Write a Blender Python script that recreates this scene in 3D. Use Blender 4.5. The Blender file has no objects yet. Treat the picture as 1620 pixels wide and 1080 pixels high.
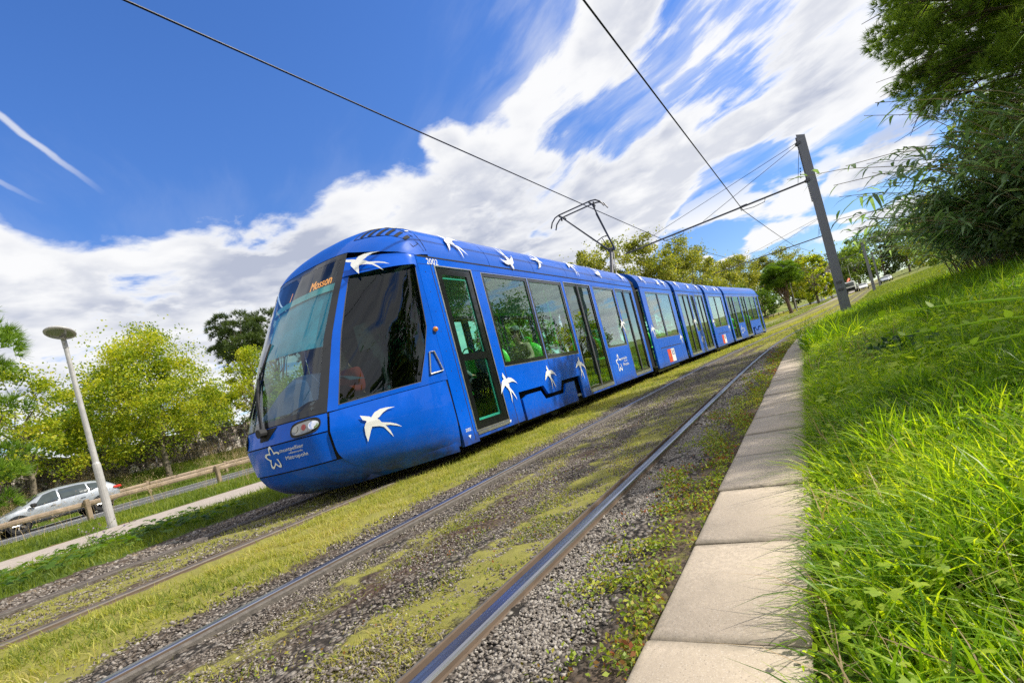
import bpy, bmesh, math, random
import numpy as np
from mathutils import Vector, Matrix
rng = np.random.default_rng(7); random.seed(7)
sc = bpy.context.scene
COL = sc.collection
R_ = math.radians

# ------------------------------------------------------------------ camera
CAMH = 0.72
cam_d = bpy.data.cameras.new('camera'); cam = bpy.data.objects.new('camera', cam_d); COL.objects.link(cam)
psi, roll = R_(30.6), R_(14.7)
Rt = Vector((math.cos(psi), math.sin(psi), 0)); Fw = Vector((-math.sin(psi), math.cos(psi), 0)); Up = Vector((0, 0, 1))
cx = Rt*math.cos(roll) - Up*math.sin(roll)*-1*-1
# image x axis = cos r * right - sin r * (-up) ; the horizon climbs to the right in the picture
cx = Rt*math.cos(roll) + Up*(-math.sin(roll))
cy = Rt*math.sin(roll) + Up*math.cos(roll)
cz = -Fw
cam.matrix_world = Matrix(((cx.x, cy.x, cz.x, 0), (cx.y, cy.y, cz.y, 0), (cx.z, cy.z, cz.z, CAMH), (0, 0, 0, 1)))
cam_d.sensor_width = 36; cam_d.lens = 773.7/1620*36
cam_d.shift_x = -0.0120; cam_d.shift_y = 0.0439
cam_d.clip_start = 0.02; cam_d.clip_end = 3000
sc.camera = cam
sc.view_settings.view_transform = 'Standard'; sc.view_settings.look = 'None'
sc.view_settings.gamma = 1; sc.view_settings.exposure = 0.30
sc.cycles.use_denoising = False
sc.cycles.sample_clamp_indirect = 4.0; sc.cycles.max_bounces = 8; sc.cycles.transparent_max_bounces = 12

# ------------------------------------------------------------------ sun and sky
SUN = Vector((0.64, 0.36, 0.68)).normalized()
sd = bpy.data.lights.new('sun', 'SUN'); sd.energy = 4.6; sd.angle = R_(0.55); sd.color = (1, .95, .86)
so = bpy.data.objects.new('sun', sd); COL.objects.link(so)
so.rotation_euler = SUN.to_track_quat('Z', 'Y').to_euler()

class NT:
    """small helper to write node graphs"""
    def __init__(s, tree): s.t = tree; s.n = tree.nodes; s.l = tree.links
    def node(s, typ, **kw):
        n = s.n.new(typ)
        for k, v in kw.items():
            if k == 'inp':
                for a, b in v.items():
                    s.put(n.inputs[a], b)
            else: setattr(n, k, v)
        return n
    def put(s, sock, v):
        if hasattr(v, 'links') and hasattr(v, 'is_output'): s.l.new(v, sock)
        elif isinstance(v, (tuple, list)) and len(v) == 3 and sock.type == 'RGBA': sock.default_value = (*v, 1)
        else: sock.default_value = v
    def math(s, op, a, b=0.0, c=0.0, clamp=False):
        n = s.n.new('ShaderNodeMath'); n.operation = op; n.use_clamp = clamp
        for i, v in enumerate((a, b, c)): s.put(n.inputs[i], v)
        return n.outputs[0]
    def vmath(s, op, a, b=(0, 0, 0)):
        n = s.n.new('ShaderNodeVectorMath'); n.operation = op
        s.put(n.inputs[0], a); s.put(n.inputs[1], b)
        return n.outputs['Value'] if op in ('DOT_PRODUCT', 'LENGTH', 'DISTANCE') else n.outputs[0]
    def noise(s, vec, scale, detail=3, rough=.5, dist=0.0):
        n = s.node('ShaderNodeTexNoise', inp={'Scale': scale, 'Detail': detail, 'Roughness': rough, 'Distortion': dist})
        if vec is not None: s.l.new(vec, n.inputs['Vector'])
        return n.outputs[0]
    def mix(s, f, a, b, typ='RGBA', blend='MIX'):
        n = s.n.new('ShaderNodeMix'); n.data_type = typ; n.blend_type = blend
        i = {'FLOAT': (2, 3), 'RGBA': (6, 7)}[typ]
        s.put(n.inputs[0], f); s.put(n.inputs[i[0]], a); s.put(n.inputs[i[1]], b)
        return n.outputs[0 if typ == 'FLOAT' else 2]
    def smooth(s, v, a, b, lo=0.0, hi=1.0):
        n = s.node('ShaderNodeMapRange', interpolation_type='SMOOTHSTEP')
        s.put(n.inputs[0], v); n.inputs[1].default_value = a; n.inputs[2].default_value = b
        n.inputs[3].default_value = lo; n.inputs[4].default_value = hi
        return n.outputs[0]
    def ramp(s, v, stops, interp='LINEAR'):
        n = s.n.new('ShaderNodeValToRGB'); r = n.color_ramp; r.interpolation = interp
        while len(r.elements) < len(stops): r.elements.new(.5)
        for e, (p, c) in zip(r.elements, stops):
            e.position = p; e.color = (c, c, c, 1) if isinstance(c, (int, float)) else (*c, 1)
        s.put(n.inputs[0], v); return n.outputs[0]

def pxdir(px, py):
    """world direction of a compass/elevation pair measured on site (used for the weather)"""
    ex, ey = px-829.4, py-611.1
    u = (ex*math.cos(roll) - ey*math.sin(roll))/773.7; v = (-ex*math.sin(roll) - ey*math.cos(roll))/773.7
    return (Fw + Rt*u + Up*v).normalized()

CIRROT = -30
world = bpy.data.worlds.new('World'); sc.world = world; world.use_nodes = True
w = NT(world.node_tree); w.n.clear()
geo = w.node('ShaderNodeTexCoord').outputs['Generated']
dirv = w.vmath('NORMALIZE', geo)
sky = w.node('ShaderNodeTexSky', sky_type='NISHITA', sun_disc=False)
sky.sun_elevation = math.asin(SUN.z); sky.sun_rotation = math.atan2(SUN.x, SUN.y)
sky.air_density = 1.0; sky.dust_density = 0.35; sky.ozone_density = 4.0; sky.altitude = 100
SKYK = 0.17
bg_sky = w.node('ShaderNodeBackground', inp={'Strength': SKYK})
hs = w.node('ShaderNodeHueSaturation', inp={'Hue': .512, 'Saturation': 1.22, 'Color': sky.outputs[0]})
sepz = w.node('ShaderNodeSeparateXYZ'); w.l.new(dirv, sepz.inputs[0]); w.l.new(w.smooth(sepz.outputs[2], .02, .60, .74, 1.08), hs.inputs['Value'])
w.l.new(hs.outputs[0], bg_sky.inputs[0])
sep = w.node('ShaderNodeSeparateXYZ'); w.l.new(dirv, sep.inputs[0])
zz = w.math('ADD', w.math('MAXIMUM', sep.outputs[2], 0.0), 0.10)
px_ = w.math('DIVIDE', sep.outputs[0], zz); py_ = w.math('DIVIDE', sep.outputs[1], zz)
comb = w.node('ShaderNodeCombineXYZ'); w.l.new(px_, comb.inputs[0]); w.l.new(py_, comb.inputs[1])
plane = comb.outputs[0]
def blob(px, py, rad, wgt):
    d = pxdir(px, py)
    dot = w.vmath('DOT_PRODUCT', dirv, tuple(d))
    n = w.node('ShaderNodeMapRange', interpolation_type='SMOOTHSTEP')
    w.put(n.inputs[0], dot); n.inputs[1].default_value = math.cos(R_(rad)); n.inputs[2].default_value = math.cos(R_(rad*.35))
    n.inputs[3].default_value = 0; n.inputs[4].default_value = wgt
    return n.outputs[0]
cov = None
for b in ((220, 20, 24, -.42), (500, 40, 18, -.36), (330, 160, 9, -.20), (690, 40, 10, -.24), (820, 20, 8, -.26), (760, 130, 6, -.16), (470, 240, 4, -.08),
          (0, 60, 17, -.3), (590, 320, 3.5, -.10), (20, 350, 6, -.07), (1180, 370, 9, -.62), (1330, 430, 14, -.7), (1120, 420, 7, -.5), (1420, 320, 10, -.6), (1330, 300, 4, -.12), (1200, 260, 4, -.10),
          (985, 205, 5, -.18), (890, 190, 4, -.12), (1130, 60, 8, -.10), (1040, 120, 4, -.10),
          (690, 200, 3.5, .20), (560, 250, 7, .14), (870, 130, 6, .10), (980, 40, 6, .12), (1010, 300, 8, .14), (1120, 230, 6, .08), (430, 340, 12, .14), (150, 430, 16, .07), (50, 310, 8, .20), (250, 340, 6, .05), (650, 420, 14, .10), (1250, 160, 8, .06), (1340, 330, 4, .12)):
    o = blob(*b); cov = o if cov is None else w.math('ADD', cov, o)
cov = w.math('ADD', cov, .13)
warp = w.node('ShaderNodeTexNoise', inp={'Scale': 1.6, 'Detail': 3}); w.l.new(plane, warp.inputs['Vector'])
wv = w.vmath('ADD', plane, w.vmath('MULTIPLY', w.vmath('SUBTRACT', warp.outputs['Color'], (.5, .5, .5)), (.22, .22, .22)))
n1 = w.noise(wv, 2.3, 11, .56)                       # heaped cloud
mp = w.node('ShaderNodeMapping', vector_type='TEXTURE', inp={'Rotation': (0, 0, R_(CIRROT)), 'Scale': (1.15, .36, 1)}); w.l.new(wv, mp.inputs[0])
n2 = w.noise(mp.outputs[0], 1.5, 10, .60)            # combed-out streaks
strk = w.math('MAXIMUM', blob(1080, 90, 24, .95), blob(1320, 170, 13, .8))
n5 = w.noise(wv, 7.5, 8, .6)
dens = w.math('ADD', w.mix(strk, n1, n2, 'FLOAT'), w.math('MULTIPLY', w.math('SUBTRACT', n5, .5), .16))
d1 = w.math('ADD', dens, cov)
alpha = w.smooth(d1, .47, .62)
veil = w.math('MULTIPLY', w.smooth(w.math('ADD', n2, w.math('MULTIPLY', cov, .35)), .34, .68), .62)
veil = w.math('MULTIPLY', veil, w.math('ADD', strk, .10, clamp=True))
# small fair weather heaps low in the sky on the right
vz = w.node('ShaderNodeMapping', inp={'Scale': (5.2, 5.2, 15)}); w.l.new(dirv, vz.inputs[0])
n3 = w.noise(vz.outputs[0], 1.25, 7, .5)
low = w.math('MULTIPLY', w.smooth(sep.outputs[2], .02, .06), w.smooth(sep.outputs[2], .30, .20))
cum = w.math('MULTIPLY', w.smooth(n3, .535, .60), low)
def heap(px, py, lo, hi, rot_u=0):
    """one heap of cloud: an ellipse in azimuth and elevation with a ragged edge"""
    d = pxdir(px, py); t = Vector((d.y, -d.x, 0)).normalized(); q = t.cross(d)*-1
    a = w.math('DIVIDE', w.vmath('DOT_PRODUCT', dirv, tuple(t)), lo); b_ = w.math('DIVIDE', w.vmath('DOT_PRODUCT', dirv, tuple(q)), hi)
    rr = w.math('SQRT', w.math('ADD', w.math('MULTIPLY', a, a), w.math('MULTIPLY', b_, b_)))
    fr = w.math('MULTIPLY', w.math('SUBTRACT', n4, .5), 2.4)
    front = w.math('GREATER_THAN', w.vmath('DOT_PRODUCT', dirv, tuple(d)), 0.0)
    return w.math('MULTIPLY', w.smooth(w.math('ADD', rr, fr), 1.05, .72), front)
vz4 = w.node('ShaderNodeMapping', inp={'Scale': (9, 9, 16)}); w.l.new(dirv, vz4.inputs[0])
n4 = w.noise(vz4.outputs[0], 1.6, 7, .55)
for h in ((1385, 262, .085, .030), (1215, 378, .055, .016), (1340, 368, .05, .012), (1350, 343, .02, .008), (1160, 412, .04, .012), (1270, 315, .028, .013), (1110, 412, .02, .008)):
    cum = w.math('MAXIMUM', cum, heap(*h))
trail = None
for (a, b, wd, st) in (((-40, 155), (168, 308), .0062, .62), ((-30, 272), (75, 326), .0045, .5)):
    A, B = pxdir(*a), pxdir(*b); nn = A.cross(B).normalized(); t = (B-A).normalized()
    di = w.math('ABSOLUTE', w.math('ADD', w.vmath('DOT_PRODUCT', dirv, tuple(nn)), w.math('MULTIPLY', w.math('SUBTRACT', n4, .5), .012)))
    s0 = A.dot(t); s1 = B.dot(t)
    al = w.vmath('DOT_PRODUCT', dirv, tuple(t))
    m = w.math('MULTIPLY', w.smooth(di, wd, wd*.25), w.math('MULTIPLY', w.smooth(al, s0-.3, s0-.1), w.smooth(al, s1+.01, s1-.10)))
    m = w.math('MULTIPLY', m, st)
    m = w.math('MULTIPLY', m, w.smooth(w.vmath('DOT_PRODUCT', dirv, tuple(A)), .5, .8))
    trail = m if trail is None else w.math('MAXIMUM', trail, m)
alpha = w.math('MAXIMUM', w.math('MAXIMUM', alpha, veil), w.math('MAXIMUM', cum, trail))
alpha = w.math('MULTIPLY', alpha, .97)
# grey undersides: where the cloud is thick away from the sun
wo = w.vmath('ADD', wv, (SUN.x*.16, SUN.y*.16, 0))
n1b = w.noise(wo, 1.5, 6, .55)
shade = w.smooth(w.math('SUBTRACT', w.math('ADD', n1b, w.math('MULTIPLY', cov, .5)), n1), -.02, .20)
body = w.noise(plane, 1.3, 4, .55)
sh2 = w.math('MULTIPLY', w.math('ADD', w.math('MULTIPLY', shade, .55), w.smooth(body, .46, .70, 0, .8)), w.smooth(d1, .55, .72))
under = w.math('MULTIPLY', blob(1440, 262, 7, .75), w.smooth(n4, .35, .6))
sh2 = w.math('MAXIMUM', sh2, under)
ccol = w.mix(w.math('MINIMUM', sh2, 1.0), (1.0, 1.0, 1.0), (.50, .54, .66))
bg_c = w.node('ShaderNodeBackground', inp={'Strength': .81, 'Color': ccol})
ms = w.node('ShaderNodeMixShader'); w.l.new(alpha, ms.inputs[0]); w.l.new(bg_sky.outputs[0], ms.inputs[1]); w.l.new(bg_c.outputs[0], ms.inputs[2])
wo_ = w.node('ShaderNodeOutputWorld'); w.l.new(ms.outputs[0], wo_.inputs[0])
world.cycles.sampling_method = 'MANUAL'; world.cycles.sample_map_resolution = 1024

# ------------------------------------------------------------------ materials
def new_mat(name):
    m = bpy.data.materials.new(name); m.use_nodes = True
    return m, NT(m.node_tree), m.node_tree.nodes['Principled BSDF']
def simple(name, col, rough=.5, metal=0.0, var=.12, scale=6.0, bump=0.0, spec=.5, coat=0.0, emis=None):
    m, t, p = new_mat(name)
    co = t.node('ShaderNodeTexCoord').outputs['Object']
    n = t.noise(co, scale, 5, .6)
    c = t.mix(t.smooth(n, .3, .7), tuple(x*(1-var) for x in col), tuple(min(1, x*(1+var)) for x in col))
    t.l.new(c, p.inputs['Base Color'])
    t.put(p.inputs['Roughness'], t.mix(n, rough*.8, min(1, rough*1.2), 'FLOAT'))
    p.inputs['Metallic'].default_value = metal; p.inputs['Specular IOR Level'].default_value = spec
    p.inputs['Coat Weight'].default_value = coat; p.inputs['Coat Roughness'].default_value = .04
    if bump:
        b = t.node('ShaderNodeBump', inp={'Strength': 1.0, 'Distance': bump, 'Height': t.noise(co, scale*6, 4, .6)})
        t.l.new(b.outputs[0], p.inputs['Normal'])
    if emis:
        p.inputs['Emission Color'].default_value = (*emis[0], 1); p.inputs['Emission Strength'].default_value = emis[1]
    return m
def leafmat(name, cols, trans=.45, rough=.5, tcol=None):
    """foliage: every leaf (mesh island) takes its own tone between the given colours, light passes through it"""
    m = bpy.data.materials.new(name); m.use_nodes = True; t = NT(m.node_tree); t.n.clear()
    g = t.node('ShaderNodeNewGeometry')
    rp = g.outputs['Random Per Island']
    n = t.noise(t.node('ShaderNodeTexCoord').outputs['Object'], .7, 3)
    v = t.math('ADD', t.math('MULTIPLY', rp, .55), t.math('MULTIPLY', t.smooth(n, .28, .72), .45))
    stops = [(.15 + .7*i/(len(cols)-1), c) for i, c in enumerate(cols)]
    c = t.ramp(v, stops)
    d = t.node('ShaderNodeBsdfPrincipled', inp={'Roughness': rough, 'Specular IOR Level': .35}); t.l.new(c, d.inputs['Base Color'])
    tr = t.node('ShaderNodeBsdfTranslucent')
    k = tcol or (1.5, 1.5, .55)
    t.l.new(t.mix(1.0, c, k, blend='MULTIPLY'), tr.inputs[0])
    mx = t.node('ShaderNodeMixShader', inp={0: trans}); t.l.new(d.outputs[0], mx.inputs[1]); t.l.new(tr.outputs[0], mx.inputs[2])
    o = t.node('ShaderNodeOutputMaterial'); t.l.new(mx.outputs[0], o.inputs[0])
    return m
def glassmat(name, tint, refl=1.0, rough=.01, ior=1.6, base=.04, dirt=.012):
    """thin tinted pane: mirror by Fresnel, else see through with a tint"""
    m = bpy.data.materials.new(name); m.use_nodes = True; t = NT(m.node_tree); t.n.clear()
    tc = t.node('ShaderNodeTexCoord').outputs['Object']
    bmp = t.node('ShaderNodeBump', inp={'Strength': .25, 'Distance': dirt, 'Height': t.noise(tc, 1.1, 2)})
    inc = t.node('ShaderNodeNewGeometry').outputs['Incoming']
    ca = t.math('ABSOLUTE', t.vmath('DOT_PRODUCT', bmp.outputs[0], inc))
    f = t.math('ADD', base, t.math('MULTIPLY', t.math('POWER', t.math('SUBTRACT', 1.0, ca, clamp=True), 4.6), (1-base)*refl), clamp=True)
    gl = t.node('ShaderNodeBsdfGlossy', inp={'Roughness': rough, 'Color': (.95, .97, 1.0, 1)}); t.l.new(bmp.outputs[0], gl.inputs['Normal'])
    tr = t.node('ShaderNodeBsdfTransparent', inp={'Color': (*tint, 1)})
    mx = t.node('ShaderNodeMixShader'); t.l.new(f, mx.inputs[0]); t.l.new(tr.outputs[0], mx.inputs[1]); t.l.new(gl.outputs[0], mx.inputs[2])
    o = t.node('ShaderNodeOutputMaterial'); t.l.new(mx.outputs[0], o.inputs[0])
    return m
def paint(name, col, rough=.28):
    m, t, p = new_mat(name)
    co = t.node('ShaderNodeTexCoord').outputs['Object']
    n = t.noise(co, 1.3, 4, .6); n2 = t.noise(co, 22, 3, .6)
    c = t.mix(t.smooth(n, .3, .75), tuple(x*.88 for x in col), tuple(min(1, x*1.1) for x in col))
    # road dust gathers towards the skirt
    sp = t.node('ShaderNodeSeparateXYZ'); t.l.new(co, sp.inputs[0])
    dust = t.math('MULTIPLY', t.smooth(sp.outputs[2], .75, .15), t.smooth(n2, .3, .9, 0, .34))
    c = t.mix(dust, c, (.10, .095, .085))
    grime_shade = t.math('MULTIPLY', t.smooth(sp.outputs[2], .42, .16), t.smooth(t.noise(co, 5, 5, .7), .35, .65, .15, .75))  # brake grime, and the skirt's darker underlighting painted into the same tone
    t.l.new(t.mix(grime_shade, c, (.035, .030, .026)), p.inputs['Base Color'])
    t.put(p.inputs['Roughness'], t.mix(n2, rough*.7, rough*1.5, 'FLOAT'))
    p.inputs['Coat Weight'].default_value = .36; p.inputs['Coat Roughness'].default_value = .06; p.inputs['Specular IOR Level'].default_value = .15
    b = t.node('ShaderNodeBump', inp={'Strength': .4, 'Distance': .011, 'Height': t.noise(co, 2.0, 2)})
    t.l.new(b.outputs[0], p.inputs['Normal']); t.l.new(b.outputs[0], p.inputs['Coat Normal'])
    return m
M = {}
M['blue'] = paint('tram blue paint', (.0, .102, .62))
M['blue_roof'] = paint('tram roof blue paint', (.0, .090, .50), .32)
M['white'] = simple('white vinyl', (.80, .80, .78), .45, var=.04)
M['black'] = simple('black glossy frit', (.008, .009, .010), .18, coat=.5)
M['rubber'] = simple('black rubber', (.018, .018, .019), .7, bump=.002)
M['gap'] = simple('dark recess', (.010, .010, .012), .8)
M['alu'] = simple('brushed aluminium', (.55, .55, .54), .35, .9)
M['greym'] = simple('dark grey painted steel', (.09, .09, .10), .45, .3)
M['pole'] = simple('galvanised grey pole paint', (.185, .185, .21), .55, .1, var=.05, scale=2)
M['lamp'] = simple('light grey lamp paint', (.42, .41, .39), .45, .1)
M['glass'] = glassmat('tinted side glass', (.86, .99, .93), 1.0, base=.09)
M['glassfar'] = glassmat('tinted window glass', (.62, .95, .84), .5, base=.01)
M['glassdoor'] = glassmat('tinted door glass', (.36, .62, .50), 1.0, base=.17)
M['glassfront'] = glassmat('windscreen glass', (.62, .80, .84), 1.0, base=.085)
M['glasscab'] = glassmat('dark cab glass', (.34, .50, .44), 1.0, base=.045)
M['film'] = simple('green printed film', (.03, .22, .10), .6, var=.6, scale=12)
M['teal'] = simple('teal interior panel', (.06, .42, .36), .5)
M['blind'] = simple('teal sun blind', (.05, .36, .44), .7)
M['tealbar'] = simple('pale teal bar', (.16, .50, .44), .5)
M['dash'] = simple('blue grey dashboard', (.07, .11, .19), .6)
M['lime'] = simple('lime green seat shell', (.13, .80, .08), .35, coat=.3)
M['seat'] = simple('dark grey upholstery', (.03, .035, .045), .85)
M['floorin'] = simple('grey vinyl floor', (.22, .24, .24), .7)
M['ceil'] = simple('off white ceiling lining', (.55, .60, .56), .6)
M['inwall'] = simple('dark green grey lining', (.10, .16, .14), .6)
M['led'] = simple('orange display diodes', (.9, .3, .02), .5, emis=((1, .30, .03), 1.1))
M['orange'] = simple('orange lamp plastic', (.75, .25, .01), .25, coat=.6)
M['redp'] = simple('red plastic', (.55, .03, .02), .3)
M['redsign'] = simple('red vinyl', (.62, .06, .03), .5)
M['navysign'] = simple('navy vinyl', (.02, .03, .16), .5)
M['lens'] = simple('clear lamp glass', (.30, .30, .29), .10, .5)
M['redlens'] = simple('dim red lens', (.28, .05, .05), .3)
M['chrome'] = simple('chrome', (.85, .85, .86), .08, 1.0)
def railsteel():
    m = bpy.data.materials.new('polished rail steel'); m.use_nodes = True; t = NT(m.node_tree); t.n.clear()
    uvp = t.node('ShaderNodeNewGeometry').outputs['Position']
    mp_ = t.node('ShaderNodeMapping', inp={'Scale': (60, 1.2, 60)}); t.l.new(uvp, mp_.inputs[0])
    n = t.noise(mp_.outputs[0], 1.0, 4, .6)
    g = t.node('ShaderNodeBsdfGlossy', inp={'Roughness': .26}); t.l.new(t.mix(t.smooth(n, .3, .7), (.34, .35, .39), (.68, .68, .70)), g.inputs['Color'])
    d = t.node('ShaderNodeBsdfDiffuse', inp={'Color': (.10, .09, .085, 1)})
    mx = t.node('ShaderNodeMixShader', inp={0: .78}); t.l.new(d.outputs[0], mx.inputs[1]); t.l.new(g.outputs[0], mx.inputs[2])
    o = t.node('ShaderNodeOutputMaterial'); t.l.new(mx.outputs[0], o.inputs[0]); return m
M['steelrail'] = railsteel()
M['railside'] = simple('rusty rail side', (.13, .095, .07), .85, 0, spec=.15)
M['wire'] = simple('dark copper wire', (.03, .03, .033), .5, .5)
M['skin'] = simple('skin', (.50, .30, .21), .5)
M['wood'] = simple('weathered wood', (.30, .225, .16), .8, var=.3, scale=3, bump=.01)
M['woodd'] = simple('darker weathered post wood', (.28, .21, .14), .85, var=.3, scale=3, bump=.01)
M['silver'] = simple('silver car paint', (.46, .49, .52), .3, .55, coat=.8)
M['whitecar'] = simple('white car paint', (.78, .78, .77), .3, coat=.7)
M['carglass'] = simple('dark car glass', (.035, .05, .05), .05, coat=1.0)
M['tyre'] = simple('tyre rubber', (.02, .02, .02), .8)
M['alloy'] = simple('alloy wheel', (.5, .5, .5), .3, .9)
M['orangep'] = simple('orange painted crane', (.75, .12, .03), .5)
M['bark'] = simple('mottled plane bark', (.17, .14, .10), .9, var=.45, scale=5, bump=.02)
M['barkp'] = simple('pine bark', (.12, .08, .055), .95, var=.35, scale=6, bump=.03)
M['barkg'] = simple('pale bare bark', (.36, .31, .27), .9, var=.2)
M['planeleaf'] = leafmat('plane leaves turning yellow', [(.09, .16, .015), (.24, .32, .022), (.43, .47, .03), (.58, .53, .05)], .5)
M['planeleaf2'] = leafmat('dull olive plane leaves', [(.08, .12, .02), (.20, .23, .04), (.34, .35, .06), (.46, .42, .08)], .45)
M['greenleaf'] = leafmat('fresh green leaves', [(.04, .09, .01), (.10, .19, .015), (.20, .28, .03)], .42)
M['darkleaf'] = leafmat('dark evergreen leaves', [(.035, .06, .018), (.09, .14, .03), (.18, .23, .05)], .45)
M['pineleaf'] = leafmat('pine needles', [(.08, .14, .025), (.20, .29, .042), (.36, .46, .08)], .58)
M['pinedark'] = leafmat('dark pine needles', [(.03, .055, .016), (.07, .11, .028), (.13, .18, .04)], .3)
M['pinebright'] = leafmat('bright young pine needles', [(.06, .12, .012), (.13, .24, .02), (.24, .36, .03)], .4)
M['reedleaf'] = leafmat('blue green reed leaves', [(.09, .16, .07), (.22, .32, .15), (.42, .54, .29)], .5, tcol=(1.4, 1.5, .7))
M['reedstem'] = leafmat('dry tan reed stems', [(.24, .18, .09), (.38, .30, .17), (.50, .41, .26)], .15)
M['olive'] = leafmat('grey green shrub leaves', [(.06, .085, .05), (.13, .16, .10), (.20, .22, .14)], .3)
M['grassN'] = leafmat('lush bank grass', [(.045, .12, .012), (.13, .28, .018), (.28, .45, .028), (.47, .59, .05)], .58, .38, (1.75, 1.5, .3))
M['grassF'] = leafmat('verge grass', [(.08, .13, .015), (.18, .24, .03), (.31, .34, .05)], .45)
M['grassY'] = leafmat('yellowing track grass', [(.13, .19, .03), (.31, .34, .06), (.50, .48, .11), (.50, .42, .18)], .45)
M['dry'] = leafmat('dry seed grass', [(.32, .22, .12), (.46, .34, .20), (.55, .44, .28)], .3)
M['weed'] = leafmat('green and red weed leaves', [(.34, .10, .04), (.12, .18, .02), (.26, .36, .03), (.46, .48, .06), (.30, .12, .05)], .38)
M['broad'] = leafmat('broad weed leaves', [(.14, .24, .02), (.34, .48, .04), (.55, .64, .07)], .58)
M['bright'] = leafmat('bright young leaves', [(.22, .36, .02), (.34, .46, .03)], .55)
M['purple'] = leafmat('lilac petals', [(.35, .22, .5), (.5, .36, .62)], .4)
M['darkbroad'] = leafmat('dark glossy leaves', [(.02, .06, .018), (.05, .12, .03)], .3, .3)
M['jean'] = simple('blue denim', (.10, .14, .22), .9)
M['beige'] = simple('beige coat cloth', (.34, .27, .19), .9)
M['greycl'] = simple('grey knitted cloth', (.16, .20, .20), .9)
M['redcl'] = simple('red cloth', (.45, .03, .02), .9)
M['darkcl'] = simple('dark cloth', (.03, .035, .045), .9)
M['hair'] = simple('dark hair', (.02, .014, .01), .6)

# concrete
def concrete(name, col, stain=.3):
    m, t, p = new_mat(name)
    co = t.node('ShaderNodeNewGeometry').outputs['Position']
    n = t.noise(co, 1.6, 5, .6); f = t.noise(co, 60, 4, .7); g = t.noise(co, 220, 2, .5)
    c = t.mix(t.smooth(n, .3, .7), tuple(x*(1-stain) for x in col), tuple(x*1.08 for x in col))
    c = t.mix(t.smooth(f, .35, .62), c, tuple(x*.74 for x in col))
    c = t.mix(t.smooth(g, .64, .72, 0, .6), c, (.07, .06, .05))
    c = t.mix(t.smooth(t.noise(co, 4.5, 6, .7), .46, .70, 0, .55), c, tuple(x*.55 for x in col))
    c = t.mix(t.smooth(g, .40, .32, 0, .5), c, (.62, .56, .47))
    if name.startswith('trough'):
        ob = t.node('ShaderNodeSeparateXYZ'); t.l.new(t.node('ShaderNodeTexCoord').outputs['Object'], ob.inputs[0])
        ex = t.math('ADD', t.math('MAXIMUM', t.math('MULTIPLY', t.math('ABSOLUTE', ob.outputs[0]), 1.56), t.math('ABSOLUTE', ob.outputs[1])), t.math('MULTIPLY', t.math('SUBTRACT', t.noise(co, 14, 5, .7), .5), .07))
        c = t.mix(t.smooth(ex, .262, .312, 0, .7), c, (.14, .12, .085))
    t.l.new(c, p.inputs['Base Color']); p.inputs['Roughness'].default_value = .88
    b = t.node('ShaderNodeBump', inp={'Strength': .6, 'Distance': .003, 'Height': f}); t.l.new(b.outputs[0], p.inputs['Normal'])
    return m
M['slab'] = concrete('trough slab concrete', (.56, .46, .345), .34)
M['pathc'] = concrete('pale path surface', (.47, .40, .34), .12)

def asphalt():
    m, t, p = new_mat('asphalt')
    co = t.node('ShaderNodeNewGeometry').outputs['Position']
    c = t.mix(t.noise(co, 1.2, 5, .6), (.07, .07, .075), (.13, .13, .13))
    t.l.new(c, p.inputs['Base Color']); p.inputs['Roughness'].default_value = .8
    return m
M['asphalt'] = asphalt()

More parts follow.
